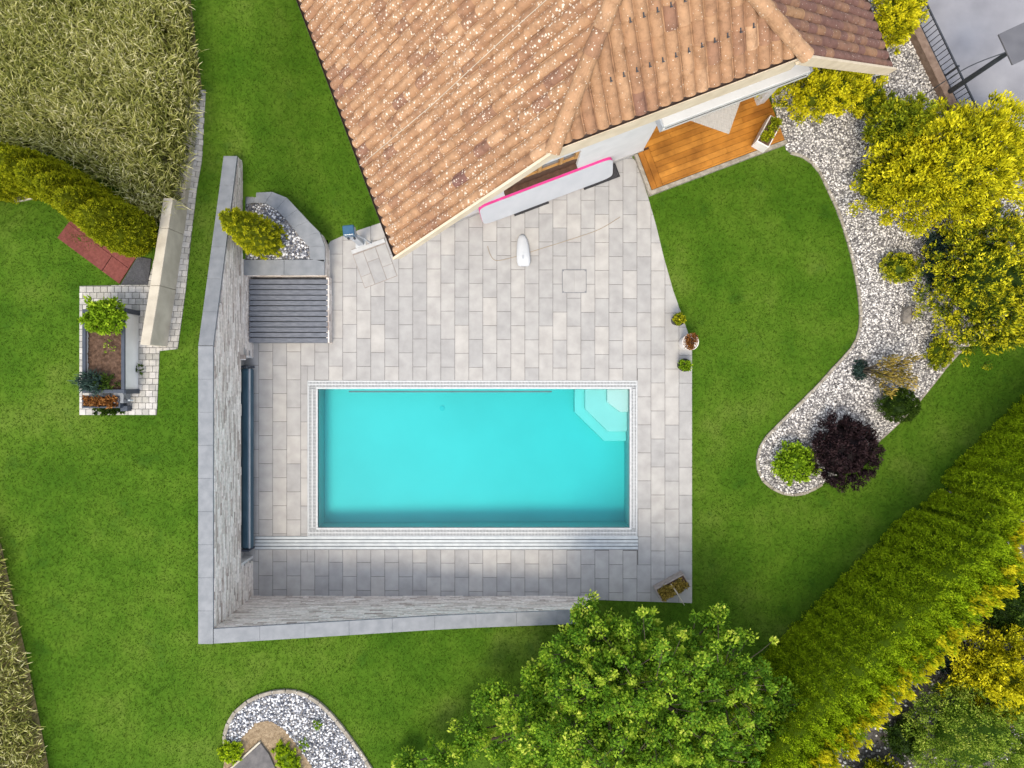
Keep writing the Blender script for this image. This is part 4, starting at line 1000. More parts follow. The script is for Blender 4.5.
# ================================================================== SHRUBS IN THE RIGHT BED
shrub('golden_conifer', 'bright golden spreading conifer against house under roof corner', 'shrub', 826, 92, 1.15, .62, 1.0, 'leaf_gold', 220, 60, .075, .032, lump=.2, cr=.17, rz=.1, core=.6)
shrub('round_shrub', 'rounded yellow green shrub at right end of golden conifer by house', 'shrub', 868, 102, .42, .40, .7, 'leaf_goldgreen', 60, 50, .05, .025, lump=.05, cr=.22)
shrub('golden_shrub', 'bright yellow shrub beside shade-toned roof edge at top of gravel', 'shrub', 896, 14, .5, .85, 1.0, 'leaf_gold', 180, 55, .075, .032, lump=.18, cr=.18, rz=-.35, core=.6)
shrub('large_golden_conifer', 'largest bright golden conifer overhanging gravel below the street lamp', 'conifer', 950, 168, 1.75, 1.15, 2.3, 'leaf_gold', 620, 60, .085, .036, lump=.17, cr=.13, upb=.6, core=.6, rz=.35, zmin=-.3)
shrub('dark_conifer', 'olive green upright conifer on upper left side of largest golden conifer', 'conifer', 893, 133, .62, .62, 1.7, 'leaf_goldgreen', 200, 60, .08, .035, lump=.16, cr=.16, core=.6, upb=.6)
shrub('round_shrub', 'rounded lime yellow shrub at lower left of largest golden conifer', 'shrub', 882, 184, .66, .52, 1.0, 'leaf_goldgreen', 90, 60, .06, .03, lump=.06, cr=.2)
shrub('golden_tipped_conifer', 'broad olive conifer with golden shoot tips at right frame edge', 'conifer', 988, 283, 1.3, 1.55, 1.7, 'leaf_goldtip', 620, 50, .075, .034, lump=.17, cr=.11, upb=.7, core=.6, tipgrad=.55, zmin=-.3)
shrub('blue_juniper', 'blue grey low juniper at foot of golden tipped conifer', 'shrub', 937, 262, .32, .75, .7, 'leaf_blue', 50, 50, .08, .03, lump=.15)
shrub('dwarf_conifer', 'small yellow green dwarf conifer alone on white gravel', 'shrub', 898, 268, .42, .36, .55, 'leaf_goldgreen', 70, 50, .05, .025, lump=.06, cr=.2, tipgrad=.5)
shrub('dwarf_conifer', 'small olive dwarf conifer touching the straight grey edging', 'shrub', 938, 354, .30, .38, .55, 'leaf_goldgreen', 50, 50, .05, .025, lump=.08, cr=.22)
shrub('box_ball', 'clipped dark green ball shrub below the dry yellow shrub', 'shrub', 898, 405, .48, .42, .75, 'leaf_dark', 110, 60, .035, .02, lump=.02, cr=.14, tipgrad=.2)
shrub('purple_maple', 'round dark purple leaved maple on white gravel', 'shrub', 844, 451, .82, .82, .9, 'leaf_purple', 130, 70, .07, .03, lump=.10, cr=.2, upb=-.1)
shrub('lime_shrub', 'bright lime green round shrub at tip of gravel bed', 'shrub', 794, 463, .50, .47, .6, 'leaf_lime', 60, 40, .075, .05, lump=.10, cr=.26)
# dry ornamental shrub leaning over the gravel
ds = thing('dry_shrub', 'sparse twiggy yellow shrub leaning over gravel above the dark ball shrub', 'shrub', W(858, 370, 0))
b0_ = W(859, 370, 0); mb = MB(); lv = Leaves(); ends = []
for (ex, ey, ez) in ((895, 358, .9), (915, 357, .8), (905, 372, 1.0), (910, 385, .9), (890, 392, .7), (885, 375, .8), (900, 380, 1.1), (912, 378, .9), (880, 362, .6), (878, 384, .6), (905, 365, .8)):
    e = W(ex, ey, ez); m = b0_.lerp(e, .5) + Vector((0, 0, .18)); mb.tube(smoothline([tuple(b0_), tuple(m), tuple(e)], 5), [.016] * 4 + [.01] * 4 + [.005] * 3, 5)
    if ez > .65:
        for f in (.6, .75, .9, 1): ends.append(list(b0_.lerp(e, f) + Vector((0, 0, .12 * (1 - f))) ))
mb.build('branch', 'bark', ds)
ends = np.array(ends); clump_leaves(lv, ends, np.full(len(ends), .13), np.tile([.6, -.1, .5], (len(ends), 1)), 34, .09, .028, spread=.7); lv.build('foliage', 'leaf_dry', ds)
shrub('thyme_cushion', 'small grey green cushion plant at foot of dry shrub', 'plant', 860, 370, .2, .26, .2, 'leaf_blue', 30, 40, .04, .02, stem=False)

# ================================================================== HEDGE (right)
hd = Vector((.708, .706, 0)); hnrm = Vector((-.706, .708, 0))    # along, and towards the lawn
hb0 = W(770, 650, 0)
def hedge(name, label, s0, s1, h, thick, mat='leaf_hedge', dens=210, ribs=.42, inset=0, tips=True):
    base = hb0 + hd * (s0 + s1) / 2 - hnrm * (thick / 2 + inset); t = thing(name, label, 'hedge', base, 'hedge sections along the lawn')
    lv = Leaves(); Ls = s1 - s0
    def face(n, kind):
        u = RS.rand(n); v = RS.rand(n)
        rib = lambda s_: .055 * np.sin(s_ / ribs * 2 * np.pi + 2.3 * np.sin(s_ * 1.1)) + .03 * np.sin(s_ * 9 + 3 * np.sin(s_ * .7))
        if kind in ('front', 'back'):
            s_ = s0 + u * Ls; z = v * h; bul = rib(s_) * (.4 + v) + .12 * np.sin(v * 3.1)
            off = (bul - v * .12) if kind == 'front' else (-thick - bul + v * .12)
            o = np.array(hnrm) * (1 if kind == 'front' else -1)
        elif kind == 'top':
            s_ = s0 + u * Ls; z = h + RS.normal(size=n) * .07 + .10 * np.sin(s_ * 2 * np.pi / ribs); off = -v * thick; o = np.array([0, 0, 1.])
        else:
            s_ = np.full(n, s0 if kind == 'e0' else s1); z = u * h; off = -v * thick; o = np.array(hd) * (-1 if kind == 'e0' else 1)
        c = np.array(hb0)[None] + np.array(hd)[None] * s_[:, None] + np.array(hnrm)[None] * (off - inset)[:, None]; c[:, 2] = z
        return c, np.tile(o, (n, 1))
    nf = int(dens * Ls * h)
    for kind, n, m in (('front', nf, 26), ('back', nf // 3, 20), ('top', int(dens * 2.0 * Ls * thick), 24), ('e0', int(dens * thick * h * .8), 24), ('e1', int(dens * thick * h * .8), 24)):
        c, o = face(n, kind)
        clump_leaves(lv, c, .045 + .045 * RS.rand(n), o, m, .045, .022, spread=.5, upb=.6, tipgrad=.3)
    # inner mass
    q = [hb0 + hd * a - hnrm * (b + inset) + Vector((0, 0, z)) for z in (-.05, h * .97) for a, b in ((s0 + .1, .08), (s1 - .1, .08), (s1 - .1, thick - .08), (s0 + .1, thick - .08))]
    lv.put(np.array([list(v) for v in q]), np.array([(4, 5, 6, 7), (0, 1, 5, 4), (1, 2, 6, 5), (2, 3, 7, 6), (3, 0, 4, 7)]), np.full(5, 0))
    lv.build('foliage', mat, t)
    if tips:
        l2 = Leaves(); n = int(30 * Ls)
        s_ = s0 + RS.rand(n) * Ls; off = -thick * (.55 + .55 * RS.rand(n)); z = h + .10 * np.sin(s_ * 2 * np.pi / ribs) + .12 * RS.rand(n)
        c = np.array(hb0)[None] + np.array(hd)[None] * s_[:, None] + np.array(hnrm)[None] * (off - inset)[:, None]; c[:, 2] = z
        clump_leaves(l2, c, np.full(n, .09), np.tile(np.array([.3, -.25, 1.]), (n, 1)), 30, .10, .035, spread=.5, upb=.8); l2.build('shoot_tips', 'leaf_tip_sunlit', t)  # golden shoots, with the sun on the far top edge put into their colour
    k = s0 + .3; mb = MB()
    while k < s1:
        q = hb0 + hd * k - hnrm * (thick / 2 + inset); MB().tube([q, q + Vector((0, 0, h * .8))], [.06, .02], 6).build('trunk', 'bark', t); k += .85
hedge('conifer_hedge', 'long tall olive conifer hedge with sunlit gold painted top beside bottom tree', -4.3, 4.95, 3.2, .85)
hedge('conifer_hedge', 'narrow short hedge section between the two long hedge runs', 5.2, 5.75, 2.5, .65, inset=.14)
hedge('conifer_hedge', 'upper run of olive hedge reaching the right frame edge', 6.05, 11.5, 3.2, .85)
# bed beyond the hedge
BK = [tuple((hb0 + hd * a - hnrm * b)[:2]) for a, b in ((-6, .3), (16, .3), (16, 12), (-6, 12))]
mb = MB(); mb.prism(BK, -.05, .015); struct(mb.build('shaded_ground', 'shade_dark_ground'))  # ground colour darkened for the hedge's shade on the gravel
gk = stones('gravel', BK, .075, .036, 'gravel_stone', lambda x, y: np.full(len(x), .025), keep=lambda P: (P[:, 0] < 14.5) & (P[:, 1] > -11) & (RS.rand(len(P)) < .3)); tag(gk, kind='stuff')
shrub('golden_conifer', 'golden green feathery conifer behind hedge at right frame edge', 'conifer', 998, 672, 1.0, .95, 1.5, 'leaf_gold', 260, 60, .08, .035, lump=.17, cr=.15, core=.6, upb=.6, ground=0)
shrub('variegated_shrub', 'large rounded variegated green and cream yellow shrub in bottom right corner', 'shrub', 972, 732, 1.45, 1.25, 1.6, 'leaf_variegated', 620, 50, .055, .028, lump=.08, cr=.12, ground=0, core=.6)
shrub('dark_shrub', 'dark green shrub at right edge above golden feathery conifer', 'shrub', 1014, 606, .85, .75, .8, 'leaf_dark', 90, 50, .08, .04, ground=0)
shrub('golden_shrub', 'golden shrub tips at bottom frame edge left of variegated shrub', 'shrub', 880, 778, .75, .45, .8, 'leaf_goldgreen', 50, 50, .09, .04, ground=0)

# ================================================================== BOTTOM TREE
def fruit_tree():
    lobes = [(650, 705, 3.0, 1.75), (578, 655, 2.7, .95), (605, 690, 3.1, 1.2), (720, 682, 2.6, 1.25), (765, 708, 2.2, .85), (530, 725, 2.5, .7), (452, 764, 2.1, .62), (470, 735, 2.1, .42), (560, 748, 3.2, 1.15), (640, 650, 2.5, .8), (692, 642, 2.3, .5), (690, 755, 3.1, 1.5), (492, 698, 2.1, .36), (583, 610, 2.3, .3), (770, 757, 2.4, .9), (620, 775, 3.2, 1.5), (535, 682, 2.4, .36), (715, 622, 2.1, .28), (408, 766, 1.9, .25), (505, 760, 2.5, .5), (795, 700, 2.1, .3), (610, 635, 2.4, .4)]
    base = W(640, 722, 2.6); gz = float(T(base.x, base.y)); base.z = gz
    t = thing('fruit_tree', 'leafy green deciduous tree with yellow green outer branches at bottom of garden', 'tree', base)
    mb = MB(); top = base + Vector((.05, .1, 1.2 - gz * .3)); mb.tube([base - Vector((0, 0, .15)), base.lerp(top, .5) + Vector((.03, 0, 0)), top], [.15, .12, .1], 10); mb.build('trunk', 'bark', t)
    mb = MB(); lv = Leaves(); cc = []; cr = []; out = []; bs = []
    for (px, py, z, r) in lobes:
        r *= .9; c = W(px, py, z); cl_ = c - Vector((0, 0, .45 * r)); m = top.lerp(cl_, .5) + Vector((0, 0, .1)); mb.tube(smoothline([tuple(top - Vector((0, 0, .2))), tuple(m), tuple(cl_)], 5), [.07, .065, .06, .055, .05, .045, .04, .03, .025, .02, .015], 6)
        n = int(82 * r * r) + 14; D = unit(RS.normal(size=(n, 3)) + np.array([0, 0, .45]))
        for d in D:
            rad = r * (random.uniform(.45, 1.05) if random.random() < .86 else random.uniform(1.05, 1.38)) ; e = Vector((c.x + d[0] * rad, c.y + d[1] * rad, max(gz + .4, c.z + d[2] * rad * .62)))
            if rad > r * .8: mb.tube([c.lerp(e, .55), c.lerp(e, .8) + Vector((0, 0, .03)), e], [.010, .008, .004], 5)
            cc.append(list(e)); cr.append(random.uniform(.07, .23)); out.append([d[0], d[1], d[2] * .5 + .5]); bs.append(random.random() ** 1.4 * 1.05 + (.12 if rad > r * .9 else 0))
    mb.build('branch', 'bark', t)
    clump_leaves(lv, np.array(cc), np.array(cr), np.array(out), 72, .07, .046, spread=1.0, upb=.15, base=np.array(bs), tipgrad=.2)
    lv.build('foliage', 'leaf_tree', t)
fruit_tree()
shrub('low_juniper', 'low dark green juniper in shade between hedge and variegated shrub', 'shrub', 905, 738, .55, .5, .5, 'leaf_dark', 60, 50, .06, .025, ground=0)
shrub('low_juniper', 'low blue green juniper between hedge and golden feathery conifer', 'shrub', 948, 655, .4, .4, .45, 'leaf_blue', 50, 50, .06, .025, ground=0)

# ================================================================== LEFT GARDEN
def drape(name, mat, poly, dz, th_=.05, cell=.25):
    mb = MB(); xs = [p[0] for p in poly]; ys = [p[1] for p in poly]
    x = min(xs)
    while x < max(xs):
        y = min(ys)
        while y < max(ys):
            c = clip_rect(poly, x, x + cell, y, y + cell)
            if len(c) > 2 and area(c) > 1e-5: mb.add([(a, b, float(T(a, b)) + dz) for a, b in (c if sum(c[i][0] * c[(i + 1) % len(c)][1] - c[(i + 1) % len(c)][0] * c[i][1] for i in range(len(c))) > 0 else c[::-1])], [tuple(range(len(c)))], .5)
            y += cell
        x += cell
    return mb.build(name, mat)
def PT(pts): return [tuple(WT(a, b)[:2]) for a, b in pts]
# conifers by the field, each one a thing
for (bxp, byp, h_, r_, lab) in ((139, 235, 2.05, .46, 'front conifer of the row, rounded, overhanging dark rubber mat'), (121, 222, 2.15, .40, 'olive conifer second in row, right behind the rounded front one'), (104, 209, 2.15, .40, 'olive conifer third in row, overlapping middle of red mats'), (86, 197, 2.1, .40, 'olive conifer fourth in row, at upper corner of red mats'), (66, 186, 2.1, .40, 'olive conifer fifth in row, at the bend above the stone strip'), (44, 181, 2.0, .42, 'olive conifer sixth in row, directly above the stone strip'), (18, 183, 2.0, .43, 'olive conifer seventh in row, above lawn near left frame edge'), (-10, 187, 2.0, .43, 'last conifer of the row, cut by left frame edge')):
    column('columnar_conifer', lab, 'conifer', WT(bxp, byp), r_, h_, 'leaf_thuja', lambda f: (min(1, (f * 6 + .55)) * (1 - f ** 3.0) ** .6) if f < 1 else 0, 800, 30, .048, .02, 'conifer row beside tall grass', cr=.055, lump=.035)
pb = W(267, 241, .62)
column('tiered_conifer', 'layered olive green conifer in the raised planter beside the wall', 'conifer', Vector((pb.x, pb.y, .55)), .38, 2.7, 'leaf_thuja', lambda f: (1 - f ** 1.9 * .72) * (1 - max(0, f - .85) * 3.5) if f < 1 else 0, 620, 30, .045, .022, None, cr=.042, tiers=8, spread=.45, lump=.01, upb=-.15)
# path of small setts
SET = [(80, 286), (148, 285), (160, 240), (184, 165), (200, 90), (206, 90), (197, 190), (186, 290), (178, 349), (160, 351), (157, 415), (80, 415)]
setp = PT(SET); mb = MB(); sx, sy = .155, .135
xs = [p[0] for p in setp]; ys = [p[1] for p in setp]; j = 0; y = min(ys)
while y < max(ys):
    x = min(xs) - (sx / 2 if j % 2 else 0)
    while x < max(xs):
        c = clip_rect(setp, x + .005, x + sx - .005, y + .005, y + sy - .005)
        if len(c) > 2 and area(c) > .002: mb.prism(c, lambda a, b: float(T(a, b)) - .03, lambda a, b: float(T(a, b)) + .028, None, .006)
        x += sx
    y += sy; j += 1
struct(mb.build('sett_path', 'setts'))
struct(drape('sett_bed', 'slab_joint', setp, .014))
# rubber mats
def mat_tile(q, lab, mat, grp):
    pts = [Vector(WT(*p)[:2]) for p in q]; c = sum(pts, Vector((0, 0))) / 4; mb = MB()
    pts = [p.lerp(c, .008) for p in pts]
    mb.prism([tuple(p) for p in pts], lambda a, b: float(T(a, b)) - .03, lambda a, b: float(T(a, b)) + .042, None, .008)
    tag(mb.build('rubber_mat', mat, origin=(c.x, c.y, float(T(c.x, c.y)))), lab, 'mat', grp)
a_, b_, c_, d_ = (58, 238), (78, 211), (138, 256), (120, 284)
def lp(p, q, t): return (p[0] + (q[0] - p[0]) * t, p[1] + (q[1] - p[1]) * t)
m0, m1 = lp(a_, b_, .55), lp(d_, c_, .55)
grp = 'rubber mats between conifers and setts'
mat_tile([m0, b_, lp(b_, c_, .55), lp(m0, m1, .55)], 'red rubber mat touching the conifers at upper left corner', 'rubber_red', grp)
mat_tile([lp(m0, m1, .555), lp(b_, c_, .555), c_, m1], 'red rubber mat next to the dark mat under front conifer', 'rubber_red', grp)
mat_tile([a_, m0, lp(m0, m1, .72), lp(a_, d_, .72)], 'long red rubber mat bordering the lawn on left', 'rubber_red', grp)
mat_tile([lp(a_, d_, .725), lp(m0, m1, .725), m1, d_], 'short red rubber mat nearest the setts', 'rubber_red', grp)
mat_tile([(121, 285), (138.5, 256.5), (152, 259), (149, 285)], 'dark grey rubber mat between red mats and concrete wall', 'rubber_dark', grp)
# concrete wall on the field's edge
lw_ = thing('concrete_wall', 'low cream concrete wall at edge of tall grass', 'wall', WT(165, 330))
wpts = [(168, 347), (177, 290), (185, 235), (189, 206), (196, 150), (200, 100)]; mbw = MB(); hw = .72; tk = .24
bp_ = [WT(*p) for p in wpts]
for i in range(len(bp_) - 1):
    hw = .72 if i < 3 else .2
    a, b = bp_[i], bp_[i + 1]; d = (b - a); d.z = 0; d.normalize(); nn = Vector((-d.y, d.x, 0)); nn = nn if nn.x < 0 else -nn
    a2, b2 = a + d * .004, b - d * .004
    vs = [Vector((p.x, p.y, z)) for p, z in ((a2, a.z - .2), (b2, b.z - .2), (b2 + nn * tk, b.z - .2), (a2 + nn * tk, a.z - .2))]
    vs += [Vector((p.x, p.y, z)) for p, z in ((a2 + nn * .03, a.z + hw), (b2 + nn * .03, b.z + hw), (b2 + nn * tk, b.z + hw), (a2 + nn * tk, a.z + hw))]
    mbw.add(vs, [(3, 2, 1, 0), (4, 5, 6, 7), (0, 1, 5, 4), (1, 2, 6, 5), (2, 3, 7, 6), (3, 0, 4, 7)])
mbw.build('wall_block', 'concrete', lw_, bevel=.012)
strip_ = thing('stone_strip', 'short pale stone strip at foot of the conifer row', 'edging', WT(37, 196))
q0, q1 = WT(16, 200), WT(54, 192); MB().beam(q0 + Vector((0, 0, .03)), q1 + Vector((0, 0, .03)), .14, .1).build('stone', 'concrete', strip_, bevel=.01)
# raised vegetable bed
rb = WT(104, 352); zb = rb.z; hbz = .62
bed = thing('raised_bed', 'raised vegetable bed with dark rim, pale side panel and bare soil', 'raised bed', rb)
c0 = P2([(82, 309), (124.5, 309), (124.5, 393), (82, 393)], zb + hbz)
x0, y1 = c0[0]; x1, y0 = c0[2]
def frame(mb, x0, x1, y0, y1, z0, z1, w):
    for (a, b, c, d) in ((x0, x1, y0, y0 + w), (x0, x1, y1 - w, y1), (x0, x0 + w, y0 + w, y1 - w), (x1 - w, x1, y0 + w, y1 - w)): mb.box(((a + b) / 2, (c + d) / 2, (z0 + z1) / 2), (b - a, d - c, z1 - z0))
mb = MB(); frame(mb, x0, x1, y0, y1, zb + hbz - .05, zb + hbz, .075); mb.build('rim', 'bed_frame', bed, bevel=.008)
mb = MB(); frame(mb, x0 + .02, x1 - .02, y0 + .02, y1 - .02, zb - .25, zb + hbz - .052, .04); mb.build('side_panel', 'panel_pale', bed)
for yy in (y0 + .03, y1 - .03): MB().box((x1 - .02, yy, zb + hbz / 2 - .13), (.07, .10, hbz + .2)).build('corner_post', 'bed_frame', bed)
# soil surface with clods
xs_ = np.linspace(x0 + .06, x1 - .06, 26); ys_ = np.linspace(y0 + .06, y1 - .06, 46); X_, Y_ = np.meshgrid(xs_, ys_)
Z_ = zb + hbz - .12 + .03 * RS.normal(size=X_.shape) * .6; I_ = np.arange(X_.size).reshape(X_.shape)
Fq = np.stack([I_[:-1, :-1], I_[:-1, 1:], I_[1:, 1:], I_[1:, :-1]], -1).reshape(-1, 4)
npmesh('soil', np.stack([X_, Y_, Z_], -1).reshape(-1, 3), Fq, RS.rand(len(Fq)), 'soil', bed)
g0 = zb + hbz - .12
shrub('lime_bush', 'bright lime leafy bush growing in upper end of raised bed', 'plant', 106, 316, .42, .32, .42, 'leaf_lime', 70, 40, .08, .04, ground=g0, cr=.24, lump=.14)
shrub('blue_herb', 'blue green grassy herb in lower left corner of raised bed', 'plant', 93, 382, .24, .2, .22, 'leaf_blue', 26, 24, .14, .02, ground=g0, spread=1.4, lump=.2, stem=False, core=.3)
shrub('green_herb', 'fine dark green herb beside the blue grassy plant in raised bed', 'plant', 105, 383, .22, .16, .18, 'leaf_dark', 18, 20, .09, .02, ground=g0, spread=1.4, lump=.2, stem=False, core=.2)
shrub('seedling', 'pale small seedling in middle of raised bed soil', 'plant', 110, 347, .12, .15, .12, 'leaf_variegated', 7, 6, .06, .03, ground=g0, stem=False, core=.05)
sb = thing('herb_box', 'low box of rust brown plants below the raised bed', 'planter', WT(101, 402)); zz = sb.location.z
q = P2([(82, 395.5), (120, 395.5), (120, 408), (82, 408)], zz + .3)
mb = MB(); frame(mb, q[0][0], q[1][0], q[2][1], q[0][1], zz - .05, zz + .3, .03); mb.build('frame', 'bed_frame', sb)
MB().box(((q[0][0] + q[1][0]) / 2, (q[0][1] + q[2][1]) / 2, zz + .2), (q[1][0] - q[0][0] - .06, q[0][1] - q[2][1] - .06, .04)).build('soil', 'soil', sb)
lv = Leaves(); K_ = 40; cc = np.stack([q[0][0] + .06 + RS.rand(K_) * (q[1][0] - q[0][0] - .12), q[2][1] + .05 + RS.rand(K_) * (q[0][1] - q[2][1] - .1), zz + .27 + .05 * RS.rand(K_)], 1)
clump_leaves(lv, cc, np.full(K_, .06), np.tile([0, 0, 1.], (K_, 1)), 22, .06, .03); lv.build('foliage', 'leaf_rust', sb)
shrub('green_herb', 'low dark green plants spilling below the rust brown box', 'plant', 108, 409.5, .36, .09, .2, 'leaf_dark', 30, 24, .07, .03, stem=False, lump=.2)
tp_ = thing('water_tap', 'small grey tap stand at lower right corner of raised bed', 'tap', WT(126, 400)); zt_ = tp_.location.z; q = tp_.location
MB().box((q.x - .0, q.y + .05, zt_ + .15), (.22, .22, .3)).build('housing', 'slate', tp_, bevel=.01)
MB().tube([(q.x + .08, q.y + .02, zt_ + .25), (q.x + .22, q.y, zt_ + .25), (q.x + .24, q.y, zt_ + .17)], .02, 8).build('spout', 'silver', tp_)
MB().lathe([(.04, 0), (.05, .02), (.02, .04)], (q.x + .14, q.y - .0, zt_ + .27), 10).build('handle', 'iron', tp_)
MB().box((q.x + .06, q.y - .18, zt_ + .1), (.16, .12, .2)).build('drain_box', 'bed_frame', tp_, bevel=.01)
shrub('weed', 'tiny green weed growing between setts right of raised bed', 'plant', 140, 370, .10, .09, .12, 'leaf_dark', 9, 8, .06, .03, stem=False, core=.1)

# tall grass fields
def field(name, label, poly, n, hgt, lean, edge_out=None):
    xs = [p[0] for p in poly]; ys = [p[1] for p in poly]; P = np.stack([min(xs) + RS.rand(n * 3) * (max(xs) - min(xs)), min(ys) + RS.rand(n * 3) * (max(ys) - min(ys))], 1)
    P = P[pip(P, poly)][:n]; n = len(P); z = T(P[:, 0], P[:, 1])
    # tufts share direction
    ka, kb_ = P[:, 0] * 3.1, P[:, 1] * 3.3
    ang = 2.2 * np.sin(ka + 1.3 * np.sin(kb_ * .7)) + 2.0 * np.cos(kb_ * 1.2 + ka * .4) + RS.normal(size=n) * 1.7
    d = np.stack([np.cos(ang), np.sin(ang), np.zeros(n)], 1) * .7 + np.array(lean)[None]
    hh = hgt * (.55 + .6 * RS.rand(n)); bend = .25 + .75 * RS.rand(n); w = .004 + .006 * RS.rand(n)
    side = unit(np.cross(d, np.array([0, 0, 1.])) + RS.normal(size=(n, 3)) * .3)
    lv_ = []
    for f, ww in ((0, 1), (.35, .9), (.65, .8), (.85, 1.3), (1, .25)):
        c = np.stack([P[:, 0], P[:, 1], z], 1) + d * (hh * bend * f ** 1.9 * .75)[:, None]; c[:, 2] += hh * (f - .42 * bend * f ** 3)
        lv_ += [c - side * (w * ww)[:, None], c + side * (w * ww)[:, None]]
    v = np.stack(lv_, 1).reshape(-1, 3); b = (np.arange(n) * 10)[:, None]
    f = np.concatenate([np.concatenate([b + 2 * k, b + 2 * k + 1, b + 2 * k + 3, b + 2 * k + 2], 1)[:, None, :] for k in range(4)], 1).reshape(-1, 4)
    patch = .5 + .5 * np.sin(P[:, 0] * 1.3 + 2 * np.sin(P[:, 1] * .9)) * np.cos(P[:, 1] * 1.7)
    r = np.repeat(RS.rand(n) * .6 + .2 * patch, 4).reshape(-1, 4) + np.array([-.15, 0, .1, .28])[None]
    o = npmesh(name, v, f, r.ravel(), 'wheat'); return tag(o, kind='stuff')
FA = PT([(-90, -40), (186, -40), (196, 40), (203, 95), (199, 130), (192, 170), (184, 205), (172, 222), (155, 222), (120, 190), (80, 165), (40, 150), (-90, 150)])
fo = field('tall_grass', '', FA, 34000, .75, (.12, -.05, 0))
struct(drape('field_soil', 'wheat_ground', FA, .02, cell=.3))
FB = PT([(-120, 420), (-20, 500), (2, 545), (14, 600), (28, 660), (40, 720), (52, 780), (60, 830), (-120, 830)])
fo2 = field('tall_grass', '', FB, 15000, .55, (.45, .05, 0))
struct(drape('field_soil', 'wheat_ground', FB, .02, cell=.3))

# bottom left island bed
ISL = [(226, 748), (225, 735), (232, 716), (248, 701), (270, 692), (295, 691), (316, 700), (335, 718), (352, 740), (366, 760), (384, 790)]
isl = smoothline(ISL, 4); ip = PT(isl + [(384, 830), (215, 830), (224, 770)])
struct(drape('gravel_ground', 'gravel_base', ip, .02))
INN = PT([(226, 752), (238, 742), (256, 722), (270, 720), (284, 728), (298, 745), (312, 765), (325, 800), (215, 830)])
gi = stones('gravel', ip, .040, .025, 'gravel_blue', lambda x, y: T(x, y) + .03, keep=lambda P: ~pip(P, INN)); tag(gi, kind='stuff')
edging('bed_edging', 'curved pale stone edging around bottom gravel bed', PT(isl), .08, .06, 'kerbstone')
struct(drape('mulch_ground', 'mulch', INN, .035))
sl_ = PT([(228, 772), (243, 757), (262, 741.5), (270, 752), (279, 772), (279, 800), (228, 800)]); c = Vector(WT(255, 765))
slt = thing('stone_slab_step', 'dark grey stone slabs with pale edge at bottom frame edge', 'step', c)
MB().prism(sl_, lambda a, b: float(T(a, b)) - .1, lambda a, b: float(T(a, b)) + .09, None, .006).build('slab', 'slab_dark', slt)
q0, q1 = Vector(WT(228, 772)), Vector(WT(262, 741.5)); d = (q1 - q0).normalized(); n_ = Vector((-d.y, d.x, 0))
mb = MB(); mb.beam(q0 + n_ * .03 + Vector((0, 0, .03)), q1 + n_ * .03 + Vector((0, 0, .03)), .04, .14); mb.build('edge_stone', 'concrete', slt, bevel=.006)
shrub('ground_shrub', 'small green shrub on left side of grey stone slabs', 'plant', 231, 752, .28, .24, .2, 'leaf_hedge', 60, 40, .04, .022, stem=False)
shrub('ground_shrub', 'low green shrubs along right side of grey stone slabs', 'plant', 288, 760, .24, .5, .18, 'leaf_hedge', 80, 40, .04, .022, stem=False, rz=.5)
shrub('gravel_plant', 'tiny lime plant alone in bottom gravel nearest the stone edging', 'plant', 317.5, 724, .08, .11, .12, 'leaf_lime', 8, 16, .05, .03, stem=False, core=.3)
shrub('gravel_plant', 'tiny lime plant at border of bottom gravel and brown mulch', 'plant', 304, 744, .09, .12, .12, 'leaf_lime', 8, 16, .05, .03, stem=False, core=.3)

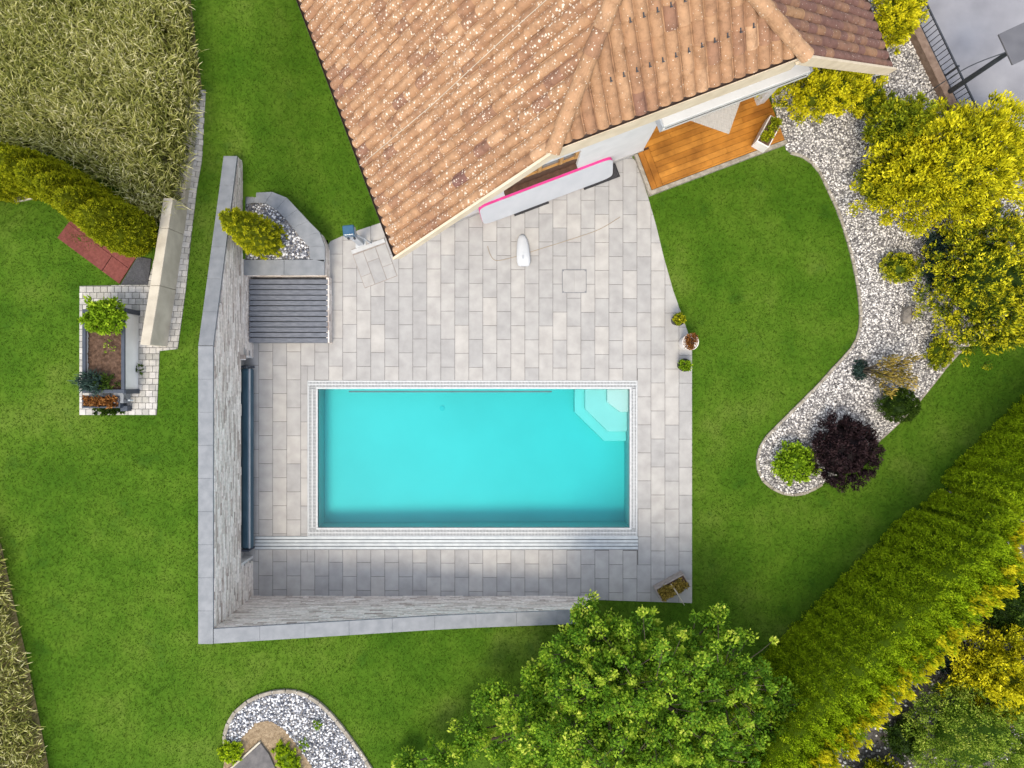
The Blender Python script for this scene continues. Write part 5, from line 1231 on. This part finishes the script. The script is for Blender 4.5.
# ================================================================== LAWN BLADES
def blades(n):
    x = -14.2 + RS.rand(n) * 28; y = -10.6 + RS.rand(n) * 21; P = np.stack([x, y], 1)
    s = H / (H - T(x, y)); ok = (np.abs(x * s) < 13) & (np.abs(y * s) < 9.8)
    hpoly = [tuple(hp(t, n_, 0)[:2]) for t, n_ in ((tw0, NW), (tcor, NW), (tcor - .2, dn1 + .05), (dt1, dn1 + .05), (TE, NL), (tw0, NL))]
    HG = [tuple((hb0 + hd * a - hnrm * b)[:2]) for a, b in ((-8, .1), (16, .1), (16, 14), (-8, 14))]
    for q in (DECK, BED, FA, FB, setp, ip, DRV, planter_poly, hpoly, HG, P2([(243, 180), (332, 240), (332, 345), (243, 345)])): ok &= ~pip(P, q)
    ok &= ~((x > WX - TH - .03) & (x < WX + .05) & (y > WY - TH) & (y < yN + .05)) & ~((y > WY - TH - .03) & (y < WY + .05) & (x > WX - TH) & (x < xE + .05))
    P = P[ok]; n = len(P); z = T(P[:, 0], P[:, 1]); a = RS.rand(n) * 6.28; h_ = .02 + .025 * RS.rand(n); w = .004 + .005 * RS.rand(n)
    c = np.stack([P[:, 0], P[:, 1], z], 1); sd = np.stack([np.cos(a), np.sin(a), np.zeros(n)], 1) * w[:, None]
    b2 = RS.rand(n) * 6.28; tip = c + np.stack([np.cos(b2) * h_ * 1.1, np.sin(b2) * h_ * 1.1, h_], 1)
    v = np.stack([c - sd, c + sd, tip], 1).reshape(-1, 3)
    ptc = .5 + .35 * np.sin(P[:, 0] * .9 + 1.5 * np.sin(P[:, 1] * .6)) * np.cos(P[:, 1] * .8 + np.sin(P[:, 0] * .5))
    o = npmesh('grass', v, np.arange(n * 3).reshape(-1, 3), RS.rand(n) * .6 + .3 * ptc, 'grass_blade'); return tag(o, kind='stuff')
blades(560000)

# ================================================================== LIGHT, CAMERA
az = Vector((-.36, -1.0, 0)).normalized(); EL = R(62)
sd = Vector((az.x * math.cos(EL), az.y * math.cos(EL), math.sin(EL)))
ld = bpy.data.lights.new('sun', 'SUN'); ld.energy = .95; ld.angle = R(20); ld.color = (1, .86, .64)
lo = bpy.data.objects.new('sun', ld); COL.objects.link(lo); lo.rotation_euler = sd.to_track_quat('Z', 'Y').to_euler(); lo.location = sd * 40
wd_ = bpy.data.worlds.new('World'); SC.world = wd_; wd_.use_nodes = True; nt = wd_.node_tree
sk = nt.nodes.new('ShaderNodeTexSky'); sk.sky_type = 'NISHITA'; sk.sun_disc = False; sk.sun_elevation = EL; sk.sun_rotation = math.atan2(az.x, az.y); sk.air_density = 1.0; sk.dust_density = 1.5
hs = nt.nodes.new('ShaderNodeHueSaturation'); hs.inputs['Saturation'].default_value = .45; nt.links.new(sk.outputs['Color'], hs.inputs['Color'])
nt.links.new(hs.outputs['Color'], nt.nodes['Background'].inputs['Color']); nt.nodes['Background'].inputs['Strength'].default_value = .15
cd = bpy.data.cameras.new('camera'); cd.sensor_width = 36; cd.lens = 711 / 1024 * 36; cd.clip_end = 1000; cd.clip_start = .1
co = bpy.data.objects.new('camera', cd); COL.objects.link(co); co.location = (0, 0, H); co.rotation_euler = (0, 0, 0); SC.camera = co
vs_ = SC.view_settings; vs_.view_transform = 'Standard'; vs_.look = 'None'; vs_.gamma = 1; vs_.exposure = 1.4
SC.cycles.max_bounces = 8; SC.cycles.transparent_max_bounces = 12
